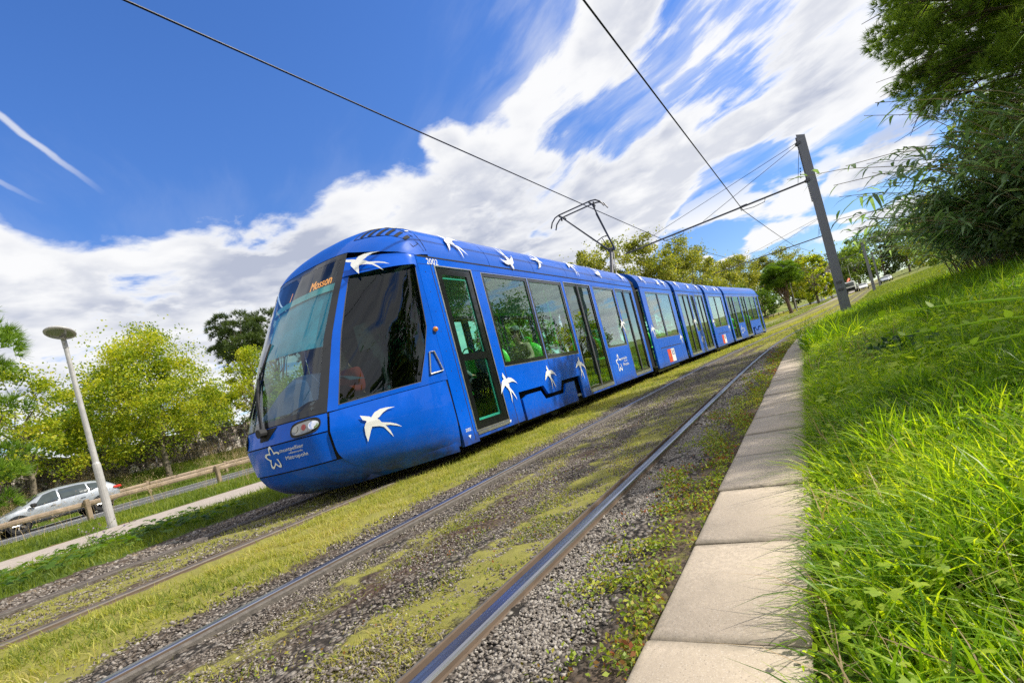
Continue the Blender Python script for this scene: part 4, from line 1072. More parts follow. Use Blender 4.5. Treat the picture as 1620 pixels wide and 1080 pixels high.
# pantograph (positions relative to the tram origin, x 0 = track centre)
def pantograph():
    ox = float(cv(16.5)); p = empty('pantograph', (0, -3.24, 0), parent=TRAM)
    b = MB(); b.box((ox, 16.6, 3.42), (1.0, 1.3, .10), 0, .02); b.box((ox, 16.75, 3.55), (.3, .4, .2), 0, .03); b.build('base', M['greym'], p)
    b = MB(); b.tube([(ox-.06, 16.55, 3.5), (ox-.02, 17.15, 4.62)], .065, 10); b.tube([(ox+.09, 16.6, 3.5), (ox+.06, 17.12, 4.55)], .02, 6); b.build('lower_arm', M['greym'], p)
    b = MB(); k = (ox, 17.18, 4.66)
    b.tube([(ox-.13, 17.18, 4.66), (ox+.13, 17.18, 4.66)], .065, 10)
    L_, R2 = (ox-.52, 14.72, 5.58), (ox+.52, 14.72, 5.58)
    b.tube([(ox-.1, 17.18, 4.66), L_], [.032, .022], 8); b.tube([(ox+.1, 17.18, 4.66), R2], [.032, .022], 8)
    b.tube([(ox+.12, 16.9, 4.8), (ox+.40, 15.2, 5.42), (ox+.56, 14.76, 5.60)], .012, 6)
    b.tube([(ox-.22, 16.45, 4.93), (ox-.05, 16.62, 5.04), (ox+.1, 16.62, 5.04), (ox+.24, 16.45, 4.93)], .016, 6); b.tube([(ox-.05, 16.60, 5.0), (ox-.06, 17.1, 4.7)], .014, 6)
    b.build('upper_arm', M['greym'], p)
    b = MB()
    for dy, dz in ((14.52, 5.665), (14.86, 5.665)):
        b.tube([(ox-.92, dy, dz-.30), (ox-.84, dy, dz-.14), (ox-.70, dy, dz-.03), (ox-.55, dy, dz), (ox+.55, dy, dz), (ox+.70, dy, dz-.03), (ox+.84, dy, dz-.14), (ox+.92, dy, dz-.30)], .022, 8)
    for x in (-.52, .52): b.tube([(ox+x, 14.45, 5.6), (ox+x, 14.92, 5.6)], .03, 8); b.tube([(ox+x*1.1, 14.7, 5.52), (ox+x*1.1, 14.7, 5.66)], .03, 8)
    b.build('contact_bow', M['greym'], p)
pantograph()

# ------------------------------------------------------------------ overhead line
def pole(off, Y, h, label, w=.36):
    x, y, z = W(off, Y)
    p = empty('catenary_pole', (x, y, z-.05), -math.atan(.004*max(0, min(33, Y-8))), label, 'pole', 'catenary poles along the track')
    b = MB()
    # H section seen on its broad face, tapering, with a slanting top
    for yy in (-.11, .11):
        V = [(-w/2, yy-.012, 0), (w/2, yy-.012, 0), (w/2, yy+.012, 0), (-w/2, yy+.012, 0), (-w*.30-.05, yy-.012, h), (w*.42-.02, yy-.012, h-.12), (w*.42-.02, yy+.012, h-.12), (-w*.30-.05, yy+.012, h)]
        b.add(V, [(3, 2, 1, 0), (4, 5, 6, 7), (0, 1, 5, 4), (1, 2, 6, 5), (2, 3, 7, 6), (3, 0, 4, 7)])
    for sx in (-1, 1):
        V = []
        for zz, ww in ((0, w/2), (h-.1, w*.36)):
            V += [(sx*ww-.01, -.10, zz), (sx*ww+.01, -.10, zz), (sx*ww+.01, .10, zz), (sx*ww-.01, .10, zz)]
        b.add(V, [(3, 2, 1, 0), (4, 5, 6, 7), (0, 1, 5, 4), (1, 2, 6, 5), (2, 3, 7, 6), (3, 0, 4, 7)])
    b.build('column', M['pole'], p)
    b = MB()
    n = int((h-5.0)/.075)
    for i in range(n): b.box((-w*.42-.03, 0, 5.0+i*.075), (.05, .20, .03))
    b.build('perforated_flange', M['pole'], p)
    b = MB()
    for zz in (5.85, h-.35): b.box((-w*.40, 0, zz), (.16, .30, .14), 0, .02); b.tube([(-w*.4-.1, -.17, zz), (-w*.4-.1, .17, zz)], .03, 6)
    for zz in (1.2, 1.5): b.box((0, -.135, zz), (w*.55, .012, .10), 0, .003)
    b.build('bracket', M['greym'], p)
    b = MB(); b.box((0, 0, .03), (w+.2, .5, .05), 0, .01)
    for sx in (-1, 1):
        for sy in (-1, 1): b.tube([(sx*(w/2+.04), sy*.19, .0), (sx*(w/2+.04), sy*.19, .13)], .022, 6)
    b.build('base_plate', M['greym'], p)
    za = 5.85
    b = MB(); b.tube([(-w*.40, -.02, za), (-8.3, -.02, za-.05)], .038, 8); b.tube([(-2.5, -.02, za), (-2.8, -.02, za+.0)], .05, 8); b.build('cross_arm', M['greym'], p)
    b = MB()
    b.tube([(-w*.4, 0, h-.35), (-4.4, 0, za+.03)], .010, 5); b.tube([(-w*.4, 0, h-.28), (-8.2, 0, za)], .010, 5); b.tube([(-w*.4, 0, h-.4), (-.50, 0, za+.05)], .010, 5)
    for t in (.62, .70, .78, .86): b.tube([(-w*.4-.25*t, 0, h-.4-(h-.45-za)*t), (-w*.4-.25*t-.003, 0, h-.4-(h-.45-za)*t-.06)], .02, 6)
    b.build('stay_wire', M['wire'], p)
    for xc in (-2.78, -6.31):
        b = MB(); b.tube([(xc+1.0, 0, za-.02), (xc+.95, 0, za-.16), (xc+.5, 0, za-.20), (xc, 0, za-.14)], .014, 6); b.tube([(xc, 0, za), (xc, 0, za-.16)], .02, 6); b.build('registration_arm', M['greym'], p)
    return p
pole(.95, 24.0, 7.75, 'tall grey slanted-top pole standing in the grass bank, nearest the tram')
pole(.10, 43.5, 7.5, 'grey pole hidden behind the tall near pole, carrying the second cross arm')
pole(.95, 85, 7.4, 'smaller grey pole in the distance to the right of the tall near pole')
pole(.95, 128, 7.2, 'farthest grey pole beyond the reeds at the top of the rise')
for nm, off, lab in (('contact_wire', -1.86, 'dark overhead wire above the empty near track, crossing the upper middle of the sky'), ('contact_wire', -5.36, 'dark overhead wire above the tram, running to the upper left corner')):
    b = MB(); ys = [-12, 24, 43.5, 64, 85, 106, 128, 160]
    for dx in (-.007, .007):
        pts = []
        for i, y in enumerate(ys):
            st = (.12 if i % 2 else -.12)
            pts.append((off+st+dx+float(cv(y)), y, 5.70+float(rise(y))))
            if i < len(ys)-1:
                for k in range(1, 6):
                    t = k/6; y2 = ys[i+1]; st2 = (.12 if (i+1) % 2 else -.12)
                    pts.append((off+st*(1-t)+st2*t+dx+float(cv(y))*(1-t)+float(cv(y2))*t, y*(1-t)+y2*t, 5.70+float(rise(y))*(1-t)+float(rise(y2))*t-.05*math.sin(math.pi*t)))
        b.tube(pts, .0085, 5)
    tag(b.build(nm, M['wire']), lab, 'wire', 'overhead wires above the two tracks')

# ------------------------------------------------------------------ lamps
def lamp(X, Y, h, arm, label, rz=0):
    p = empty('street_lamp', on_ground(X, Y), rz, label, 'street lamp', 'street lamps along the path and road')
    b = MB(); b.tube([(0, 0, -.1), (0, 0, h*.33), (0, 0, h*.34), (0, 0, h-.3)], [.085, .075, .06, .042], 14); b.build('pole', M['lamp'], p)
    b = MB()
    if arm: b.tube([(0, 0, h-.35), (.1, 0, h-.05), (.6, 0, h+.02)], .03, 8)
    else: b.tube([(0, 0, h-.32), (.0, 0, h-.14), (.10, 0, h-.06)], .05, 10); b.tube([(-.06, 0, h-.2), (.12, .0, h-.2)], .03, 8)
    b.build('bracket', M['lamp'], p)
    b = MB(); c = (.9, 0, h+.02) if arm else (.17, 0, h)
    b.lathe([(0, .10), (.09, .096), (.19, .072), (.255, .03), (.275, 0), (.27, -.02), (.225, -.03)], (0, 0, 0), 28); hd_ = b.build('lamp_head', M['lamp'], p, smooth=True, loc=c); hd_.rotation_euler = (R_(-8), R_(-17), 0)
    b = MB(); b.lathe([(.225, -.03), (.17, -.05), (0, -.055)], (0, 0, 0), 28); b.build('lamp_glass', M['lens'], hd_, smooth=True)
    return p
lamp(-13.86, 4.46, 4.45, False, 'leaning grey post lamp with round saucer head beside the beige path, left of the tram', -.5)
lamp(-1.0, 107.0, 6.2, True, 'distant grey street lamp in front of the umbrella pine, right of the tram', -.4)
lamp(-10.5, 84, 6.0, True, 'distant street lamp showing only its head above the tail of the tram', -.4)
lamp(4.0, 130, 6.2, True, 'distant thin street lamp by the bare tree, left of the tall pole', -.4)
lamp(8.2, 140, 7.0, True, 'distant thin street lamp behind the white truck', -.4)
lamp(11.7, 150, 7.0, True, 'distant thin street lamp right of the white truck', -.4)

# ------------------------------------------------------------------ timber guardrails
def guard(off, ys, label, far=False):
    p = empty('guardrail', W(off, ys[0]), 0, label, 'guardrail', 'timber guardrails along the road')
    ox, oy, oz = p.location
    for i, y in enumerate(ys):
        o_ = off+float(shiftl(y)); x, yy, z = W(o_, y)
        if i < 100:
            b = MB(); b.box((0, 0, .36), (.17, .13, .78), 0, .02); b.build('post', M['woodd'], p, loc=(x-ox, yy-oy, z-oz), rz=random.uniform(-.06, .06))
    b = MB()
    for a, c in zip(ys[:-1], ys[1:]):
        A = Vector(W(off+float(shiftl(a)), a)); B_ = Vector(W(off+float(shiftl(c)), c)); dz = random.uniform(-.02, .02)
        sgn = -.13 if not far else .13
        d = (B_-A); rz = math.atan2(-d.x, d.y); m = (A+B_)/2
        h0 = .60
        V = []
        prof = [(-.05, -.08), (.05, -.08), (.075, -.03), (.075, .04), (.04, .08), (-.05, .08)]
        for P in (A+(B_-A)*.004, B_-(B_-A)*.004):
            V += [(P.x-ox+sgn+u, P.y-oy, P.z-oz+h0+dz+v) for u, v in prof]
        b.add(V, [(5, 4, 3, 2, 1, 0), (6, 7, 8, 9, 10, 11)]+[(k, (k+1) % 6, 6+(k+1) % 6, 6+k) for k in range(6)])
    b.build('beam', M['wood'], p)
guard(-20.45, [-14+4.02*i for i in range(5)]+[6.1+4.02*i for i in range(28)], 'weathered timber guardrail between the path and the road, in front of the silver car')
guard(-31.4, [-8+4*i for i in range(34)], 'second timber guardrail on the far side of the road, behind the silver car', True)
b = MB(); b.box((0, 0, .30), (.30, .30, .6), 0, .04); b.box((0, 0, .62), (.22, .22, .08), 0, .03)
ob = b.build('bollard', M['whitecar'], loc=on_ground(-7.0, 83)); tag(ob, 'small white bollard on the sunlit verge beyond the tail of the tram', 'bollard')

# ------------------------------------------------------------------ wall and mesh fence behind the road
def wallfence():
    b = MB(); ys = np.linspace(-20, 70, 91); V = []; Fs = []
    for i, y in enumerate(ys):
        x = -36.6+.12*math.sin(y*1.3)+float(cv(y)); z = float(zt(-36.6, y))
        h = 1.75+.12*math.sin(y*.9)+.08*math.sin(y*2.7)
        V += [(x+.12, y, z-.3), (x+.10+.05*math.sin(y*3.1), y, z+h), (x-.30, y, z+h-.03), (x-.30, y, z-.3)]
    for i in range(len(ys)-1):
        k = i*4; Fs += [(k, k+4, k+5, k+1), (k+1, k+5, k+6, k+2), (k+2, k+6, k+7, k+3)]
    b.add(V, Fs); o = b.build('rubble_wall', M['rubble']); tag(o, 'dark mottled rubble wall behind the trees on the left', 'wall')
    p = empty('mesh_fence', W(-36.0, 0), 0, 'dark wire mesh fence with thin posts in front of the rubble wall', 'fence')
    ox, oy, oz = p.location
    for i in range(46):
        y = -14+i*1.9; x, yy, z = W(-36.1, y)
        b = MB(); b.box((0, 0, .8), (.05, .05, 1.75)); b.build('post', M['greym'], p, loc=(x-ox, yy-oy, z-oz))
    b = MB()
    for k in range(9):
        b.tube([tuple(Vector(W(-36.1, y))+Vector((-ox, -oy, -oz+.12+k*.19))) for y in np.linspace(-14, 73, 30)], .012, 4, False)
    for y in np.arange(-14, 40, .28):
        x, yy, z = W(-36.1, y); b.tube([(x-ox, yy-oy, z-oz), (x-ox, yy-oy, z-oz+1.68)], .010, 3, False)
    b.build('wire_mesh', M['greym'], p)
wallfence()

# ------------------------------------------------------------------ vegetation builders
def needles(P, D, ln, wd, k):
    """tufts of needles: at each P, k narrow triangles fanning round the direction D"""
    n = len(P); P2 = np.repeat(P, k, 0); D2 = np.repeat(D, k, 0)*.9+unit(n*k)*.75
    D2 /= np.linalg.norm(D2, axis=1)[:, None]
    S_ = np.cross(D2, unit(n*k)); S_ /= np.linalg.norm(S_, axis=1)[:, None]
    l = ln*rng.uniform(.7, 1.2, (n*k, 1))
    V = np.stack([P2-S_*wd/2, P2+S_*wd/2, P2+D2*l], 1).reshape(-1, 3)
    return V, np.arange(3*n*k).reshape(-1, 3)
def skeleton(mb, base, fork, tips, r0, seed=0, wob=.15):
    """trunk from base to fork and limbs to the tips"""
    rr = random.Random(seed); base = Vector(base); fork = Vector(fork)
    n = 6; pts = [base.lerp(fork, i/n)+Vector((rr.uniform(-1, 1), rr.uniform(-1, 1), 0))*wob*.35*(1 if 0 < i else 0) for i in range(n+1)]
    mb.tube(pts, [r0*(1.35 if i == 0 else 1)*(1-.35*i/n) for i in range(n+1)], 9)
    for t in tips:
        t = Vector(t); st = pts[rr.randint(max(1, n-3), n)]; m1 = st.lerp(t, .35)+Vector((rr.uniform(-1, 1), rr.uniform(-1, 1), rr.uniform(0, 1)))*wob*2; m2 = st.lerp(t, .7)+Vector((rr.uniform(-1, 1), rr.uniform(-1, 1), rr.uniform(-.3, 1)))*wob*2
        q = r0*rr.uniform(.28, .45); mb.tube([st, m1, m2, t], [q, q*.7, q*.4, q*.15], 6)
def broadleaf(name, loc, H, Rr, label, group, mat='planeleaf', bark='bark', trunk=.32, nclump=70, nleaf=150, lsize=.22, seed=1, shape='dome', fr=.62, z0f=.25, lean=(0, 0), sparse=0, cat='tree'):
    global rng
    keep = rng; rng = np.random.default_rng(seed)
    p = empty(name, loc, 0, label, cat, group)
    th = H*z0f
    c = []
    while len(c) < nclump:
        u = rng.uniform(-1, 1, 3)
        if np.linalg.norm(u) > 1: continue
        if np.linalg.norm(u) < .35 and rng.random() < .6: continue
        hz = (u[2]+1)/2
        wr = {'dome': (1-.50*hz**1.6), 'cone': (1-.75*hz), 'umbrella': 1.0, 'column': .8}[shape]
        c.append((u[0]*Rr*wr*1.05+lean[0]*hz, u[1]*Rr*wr*1.05+lean[1]*hz, th+hz*(H-th)*.97))
    c = np.array(c)
    cs = Rr*rng.uniform(.13, .30, nclump)
    Ps = []
    for ci, si in zip(c, cs):
        k = int(nleaf*rng.uniform(.5, 1.4)); d = unit(k)*(rng.uniform(0, 1, (k, 1))**.45)*si; d[:, 2] *= .7
        Ps.append(ci+d)
    # loose twigs beyond the clumps give a ragged edge
    k = int(nclump*nleaf*.035); d = unit(k); hz = rng.uniform(0, 1, k)
    wr = 1-.5*hz**1.6 if shape != 'cone' else 1-.75*hz
    Q = np.stack([d[:, 0]*Rr*wr*1.12+lean[0]*hz, d[:, 1]*Rr*wr*1.12+lean[1]*hz, th+hz*(H-th)*1.02], 1)
    Ps.append(Q[rng.random(k) < .5])
    P = np.concatenate(Ps)
    V, Fq = leafcloud(P, lsize, .75)
    npmesh('crown', V, Fq, M[mat], p)
    mb = MB(); tips = c[rng.choice(nclump, min(nclump, 26), False)]*np.array([.85, .85, .97])
    skeleton(mb, (0, 0, -.3), (lean[0]*.3, lean[1]*.3, th+(H-th)*.35), [tuple(t) for t in tips], trunk, seed, .2)
    o = mb.build('trunk', M[bark], p, smooth=True)
    rng = keep
    return p
def pine(name, loc, H, Rr, label, group, z0f=.45, mat='pineleaf', seed=1, ntuft=1800, kn=12, ln=.30, wd=.035, nbr=40, trunk=.25, flat=.45, cen=(0, 0)):
    global rng
    keep = rng; rng = np.random.default_rng(seed)
    p = empty(name, loc, 0, label, 'pine tree', group)
    c = []
    for i in range(nbr):
        u = unit(1)[0]; r = rng.uniform(.3, 1)**.6
        c.append((cen[0]+u[0]*Rr*r*.8, cen[1]+u[1]*Rr*r*.8, H*(z0f+(1-z0f)*.55)+u[2]*abs(H*(1-z0f)*.5*flat/.45)*r))
    c = np.array(c); s = Rr*rng.uniform(.18, .34, nbr)
    idx = rng.integers(0, nbr, ntuft); d = unit(ntuft); d[:, 2] = np.abs(d[:, 2])*.75-.15
    P = c[idx]+d*s[idx][:, None]*(rng.uniform(.35, 1, (ntuft, 1))**.5)
    D = d+np.array([0, 0, .35]); D /= np.linalg.norm(D, axis=1)[:, None]
    V, Ft = needles(P, D, ln, wd, kn)
    npmesh('crown', V, Ft, M[mat], p)
    mb = MB(); skeleton(mb, (0, 0, -.3), (cen[0]*.5, cen[1]*.5, H*z0f), [tuple(t) for t in c[rng.choice(nbr, min(nbr, 22), False)]*np.array([.95, .95, .97])], trunk, seed, .25)
    mb.build('trunk', M['barkp'], p, smooth=True)
    rng = keep
    return p

# left roadside trees
G1 = 'trees along the left roadside'
broadleaf('plane_tree', on_ground(-33.6, 14.0, -.1), 9.3, 4.5, 'large rounded plane tree with yellow-green leaves, in the middle of the left roadside trees', G1, nclump=120, nleaf=420, lsize=.135, seed=11, z0f=.14, trunk=.17)
broadleaf('plane_tree', on_ground(-33.9, 8.3, -.1), 7.6, 3.3, 'sparser plane tree with a pale forked trunk, behind the silver car', G1, nclump=75, nleaf=200, lsize=.13, seed=12, z0f=.16, trunk=.14)
broadleaf('plane_tree', on_ground(-33.2, 20.4, -.1), 7.6, 2.9, 'slim pale plane tree just left of the tram front', G1, nclump=55, nleaf=260, lsize=.13, seed=13, z0f=.25, trunk=.12)
broadleaf('plane_tree', on_ground(-33.5, 26.5, -.1), 7.5, 3.2, 'plane tree half hidden behind the tram nose', G1, nclump=45, nleaf=110, lsize=.2, seed=14, z0f=.2, trunk=.12)
pine('young_pine', on_ground(-21.6, 3.3, -.1), 7.0, 2.7, 'bright green pine cut by the left edge of the picture', G1, z0f=.36, mat='pinebright', seed=15, ntuft=3600, kn=14, ln=.32, wd=.022, nbr=60, flat=.9)
for i, (x, y, h, r, s_) in enumerate(((-60, 36, 15.5, 4.2, 21), (-66, 44, 17.5, 4.6, 22), (-58, 45, 14.5, 4.0, 23))):
    pine('stone_pine', on_ground(x, y, -.2), h, r, ('dark rounded stone pine behind the plane trees, lowest and leftmost of three', 'tallest of three dark stone pines behind the plane trees', 'dark stone pine nearest the tram windscreen, behind the plane trees')[i], 'dark stone pines behind the left trees', z0f=.55, mat='pinedark', seed=s_, ntuft=2400, kn=12, ln=.5, wd=.06, nbr=40)
# grey green shrubs behind the wall
for i in range(9):
    y = -4+i*6.2
    broadleaf('olive_shrub', on_ground(-40.5+random.uniform(-1, 1), y, 0), random.uniform(3.2, 4.6), random.uniform(2.6, 3.4), 'grey-green shrub mass showing over the rubble wall between the plane trunks', 'grey-green shrubs over the wall', mat='olive', nclump=30, nleaf=70, lsize=.25, seed=30+i, z0f=.1, trunk=.12, cat='shrub')
for i in range(7):
    y = -16+i*11.0
    broadleaf('woodland_tree', on_ground(-54+random.uniform(-3, 3), y, 0), random.uniform(6.5, 8.5), random.uniform(4, 5), 'darker tree in the shade behind the left roadside plane trees', 'darker trees behind the wall', mat='planeleaf2' if i % 3 else 'greenleaf', nclump=42, nleaf=80, lsize=.36, seed=50+i, z0f=.15, trunk=.2)

# tall planes behind the tram
G2 = 'tall plane trees behind the tram'
TT = [(-39, 66, 13.5, 5.5), (-34, 73, 16.5, 6.2), (-29.5, 80, 19.5, 6.6), (-25.5, 86, 22.0, 7.0), (-20.5, 87, 21.0, 6.0), (-17.5, 98, 20.5, 6.8), (-17, 112, 19, 6.5), (-14.5, 124, 17.5, 6.5), (-12.0, 140, 18.5, 7), (-7.5, 150, 17.5, 6.5), (-1.5, 152, 18.5, 6.5), (-45, 72, 14, 5.5)]
TL = ['low olive plane tree just right of the tram windscreen, behind the roof', 'second olive plane tree counting right along the tram roof', 'broad olive plane tree left of the pantograph', 'tallest plane tree, directly behind the pantograph', 'tall yellowing plane tree just right of the pantograph', 'tall plane tree at the right end of the high clump', 'plane tree where the high clump drops behind the tram roof', 'dull plane tree behind the last sections of the tram', 'greyish plane tree above the tail of the tram', 'plane tree between the tram tail and the umbrella pine', 'tall plane tree behind the umbrella pine', 'olive plane tree behind the front of the tram roof']
for i, (x, y, h, r) in enumerate(TT):
    broadleaf('plane_tree', on_ground(x, y, -.3), h, r, TL[i], G2, mat='planeleaf2', nclump=95, nleaf=150, lsize=.36, seed=70+i, z0f=.12, trunk=.4, shape='dome')
for i, (x, y, h, r) in enumerate(((-15.5, 76, 8, 4), (-13.5, 92, 9, 4.5), (-9.5, 104, 8.5, 4.2), (-7, 118, 7.5, 4))):
    broadleaf('roadside_bush', on_ground(x, y, -.3), h, r, ('bright green bushy tree behind the last tram windows', 'bright green bushy tree right beside the tail of the tram', 'fresh green low tree between the tram tail and the distant lamp', 'low green tree left of the umbrella pine trunk')[i], 'low bright trees past the tram tail', mat='greenleaf', nclump=50, nleaf=80, lsize=.34, seed=90+i, z0f=.05, trunk=.2)
pine('umbrella_pine', on_ground(-2.0, 103.5, -.2), 9.6, 3.9, 'bright green umbrella pine with a bare straight trunk, right of the tram tail', None, z0f=.48, mat='pinebright', seed=101, ntuft=3600, kn=12, ln=.5, wd=.08, nbr=46, trunk=.35, flat=.42)
for i, (x, y, h, r, mt) in enumerate(((3.2, 128, 12, 4.4, 'planeleaf'), (9.5, 165, 13, 6, 'darkleaf'), (15, 172, 14.5, 7, 'pineleaf'), (22, 178, 16, 7, 'darkleaf'), (28, 180, 14, 7, 'darkleaf'), (17, 190, 17, 7, 'greenleaf'), (2, 160, 12, 5, 'darkleaf'), (33, 190, 16, 8, 'darkleaf'))):
    broadleaf('distant_tree', on_ground(x, y, -.3), h, r, ('yellow-green tree just right of the umbrella pine', 'dark tree behind the bare tree', 'broad dark green tree behind the white truck', 'dark tree right of the tall pole', 'dark tree behind the far cars', 'mid green tree top above the white truck', 'dark low tree behind the umbrella pine', 'dark tree at the right end of the distant row')[i], 'distant trees right of the tram', mat=mt, nclump=60, nleaf=70, lsize=.55, seed=110+i, z0f=.06, trunk=.3)
# bare tree
def bare(loc):
    p = empty('bare_tree', loc, 0, 'pale leafless spreading tree left of the tall pole in the distance', 'tree')
    mb = MB(); rr = random.Random(5)
    def br(a, d, l, r, n):
        b_ = a+d*l; mb.tube([a, a.lerp(b_, .5)+Vector((rr.uniform(-1, 1), 0, rr.uniform(-1, 1)))*l*.06, b_], [r, r*.8, r*.6], 5, False)
        if n:
            for _ in range(3 if n > 1 else 4): br(b_, (d+Vector((rr.uniform(-1, 1), rr.uniform(-1, 1), rr.uniform(-.3, .8)))*.62).normalized(), l*rr.uniform(.6, .85), r*.6, n-1)
    br(Vector((0, 0, 0)), Vector((-.3, 0, 1)).normalized(), 2.6, .26, 5)
    mb.build('branches', M['barkg'], p)
bare(on_ground(6.3, 133, -.2))

# ------------------------------------------------------------------ right bank: pine, reeds, bushes
def right_pine():
    global rng
    keep = rng; rng = np.random.default_rng(201)
    base = on_ground(8.6, 16.2, -.2)
    p = empty('pine_tree', base, 0, 'large pine overhanging the bank at the upper right corner', 'pine tree')
    B0 = Vector(base)
    c = []; s = []
    # foliage lobes (world metres) along drooping limbs
    L = [(3.3, 13.4, 7.3, .75), (3.9, 13.6, 6.9, .9), (3.1, 12.9, 6.2, .5), (3.6, 13.6, 6.0, .65), (3.15, 13.9, 4.95, .35), (3.5, 14.0, 4.9, .45), (3.9, 14.2, 4.95, .55), (4.3, 14.0, 5.6, .9), (4.4, 14.4, 6.6, 1.1), (4.2, 13.6, 7.8, 1.1), (5.2, 14.2, 7.4, 1.3), (5.1, 14.6, 6.2, 1.2), (5.0, 14.4, 5.1, 1.0), (5.9, 15.0, 6.8, 1.4), (6.0, 14.6, 5.4, 1.2), (4.7, 13.2, 8.6, 1.2), (6.0, 13.6, 8.5, 1.4), (6.8, 15.5, 7.6, 1.5), (7.0, 15.0, 6.0, 1.3), (3.7, 12.6, 8.2, .8), (8.0, 15.5, 8.4, 1.6), (8.5, 17.0, 7.4, 1.6), (9.6, 15.4, 7.2, 1.6), (7.4, 17.6, 8.6, 1.5), (6.0, 16.8, 7.6, 1.3), (9.8, 17.6, 8.6, 1.6), (8.4, 14.0, 7.0, 1.3),
         (3.05, 12.6, 5.9, .8), (3.7, 12.9, 5.4, .8), (3.9, 13.2, 4.7, .55), (4.3, 13.0, 4.7, .8), (4.5, 13.6, 4.1, .6), (5.0, 13.6, 4.3, .8), (3.1, 13.2, 5.1, .45), (3.5, 12.4, 6.9, .9), (4.4, 12.8, 6.3, .9),
         (3.93, 16.85, 6.79, .9), (4.15, 16.39, 5.15, .8), (4.75, 16.75, 4.3, .8), (4.89, 16.25, 3.4, .8), (5.03, 17.5, 2.6, .9), (3.88, 17.4, 7.44, .8), (4.87, 17.4, 6.5, 1.0), (5.58, 17.24, 5.99, 1.2), (5.2, 17.6, 5.4, 1.1), (3.45, 16.46, 5.75, .55), (3.7, 16.62, 5.07, .55), (5.8, 17.8, 4.3, 1.2)]
    for (x, y, z, r) in L:
        for _ in range(7):
            u = unit(1)[0]*r*rng.uniform(.4, 1); c.append((x+u[0], y+u[1], z+u[2]*.8)); s.append(r*rng.uniform(.3, .5))
    c = np.array(c); s = np.array(s); n = 23000
    w_ = s**1.6; idx = rng.choice(len(c), n, p=w_/w_.sum()); d = unit(n); d[:, 2] = d[:, 2]*.7
    P = c[idx]+d*s[idx][:, None]*(rng.uniform(.2, 1, (n, 1))**.5)
    D = d*.6+np.array([-.3, -.25, .35]); D /= np.linalg.norm(D, axis=1)[:, None]
    V, Ft = needles(P-np.array(base), D, .15, .0125, 17)
    npmesh('crown', V, Ft, M['pineleaf'], p)
    mb = MB(); tips = [Vector((x, y, z))-B0 for x, y, z, r in L]
    trunkpts = [Vector((0, 0, 0)), Vector((-.2, -.1, 2)), Vector((-.1, -.2, 4)), Vector((-.4, -.2, 6.2)), Vector((-.5, -.4, 8.2))]
    mb.tube(trunkpts, [.34, .28, .24, .18, .08], 10)
    rr = random.Random(4)
    for t in tips:
        h = min(7.6, max(2.6, t.z-1.0-rr.uniform(0, .8))); st = Vector((-.3, -.2, h))
        m = st.lerp(t, .5)+Vector((0, 0, .35)); mb.tube([st, m, t.lerp(m, .15), t], [.075, .05, .02, .012], 6)
        for _ in range(7):
            e = t+Vector((rr.uniform(-1, 1), rr.uniform(-1, 1), rr.uniform(-.8, .6)))*.9; q = m.lerp(t, rr.uniform(.3, 1)); mb.tube([q, q.lerp(e, .5)+Vector((0, 0, .08)), e], [.018, .012, .005], 4)
    mb.build('trunk', M['barkp'], p, smooth=True)
    rng = keep
right_pine()
# a second pine outside the frame on the right: its shade falls over the bank, the slabs and the near track
def shade_pine():
    global rng
    keep = rng; rng = np.random.default_rng(221)
    base = on_ground(8.4, 9.2, -.2); p = empty('pine_tree', base, 0, 'spreading pine on the bank outside the right edge, shading the slabs', 'pine tree')
    c = []
    while len(c) < 60:
        u = rng.uniform(-1, 1, 3)
        if np.linalg.norm(u) < 1: c.append((6.6+u[0]*3.0, 9.2+u[1]*3.3, 6.3+u[2]*1.3))
    c = np.array(c); n = 8200; idx = rng.integers(0, len(c), n); d = unit(n)*np.array([1, 1, .55])
    P = c[idx]+d*rng.uniform(.25, .62, (n, 1)); V, Ft = needles(P-np.array(base), d+np.array([0, 0, .4]), .17, .014, 14)
    npmesh('crown', V, Ft, M['pineleaf'], p)
    mb = MB(); skeleton(mb, (0, 0, -.2), (-1.0, 0, 5.0), [tuple(np.array(q)-np.array(base)) for q in c[:26]], .26, 3, .3); mb.build('trunk', M['barkp'], p, smooth=True)
    rng = keep
shade_pine()

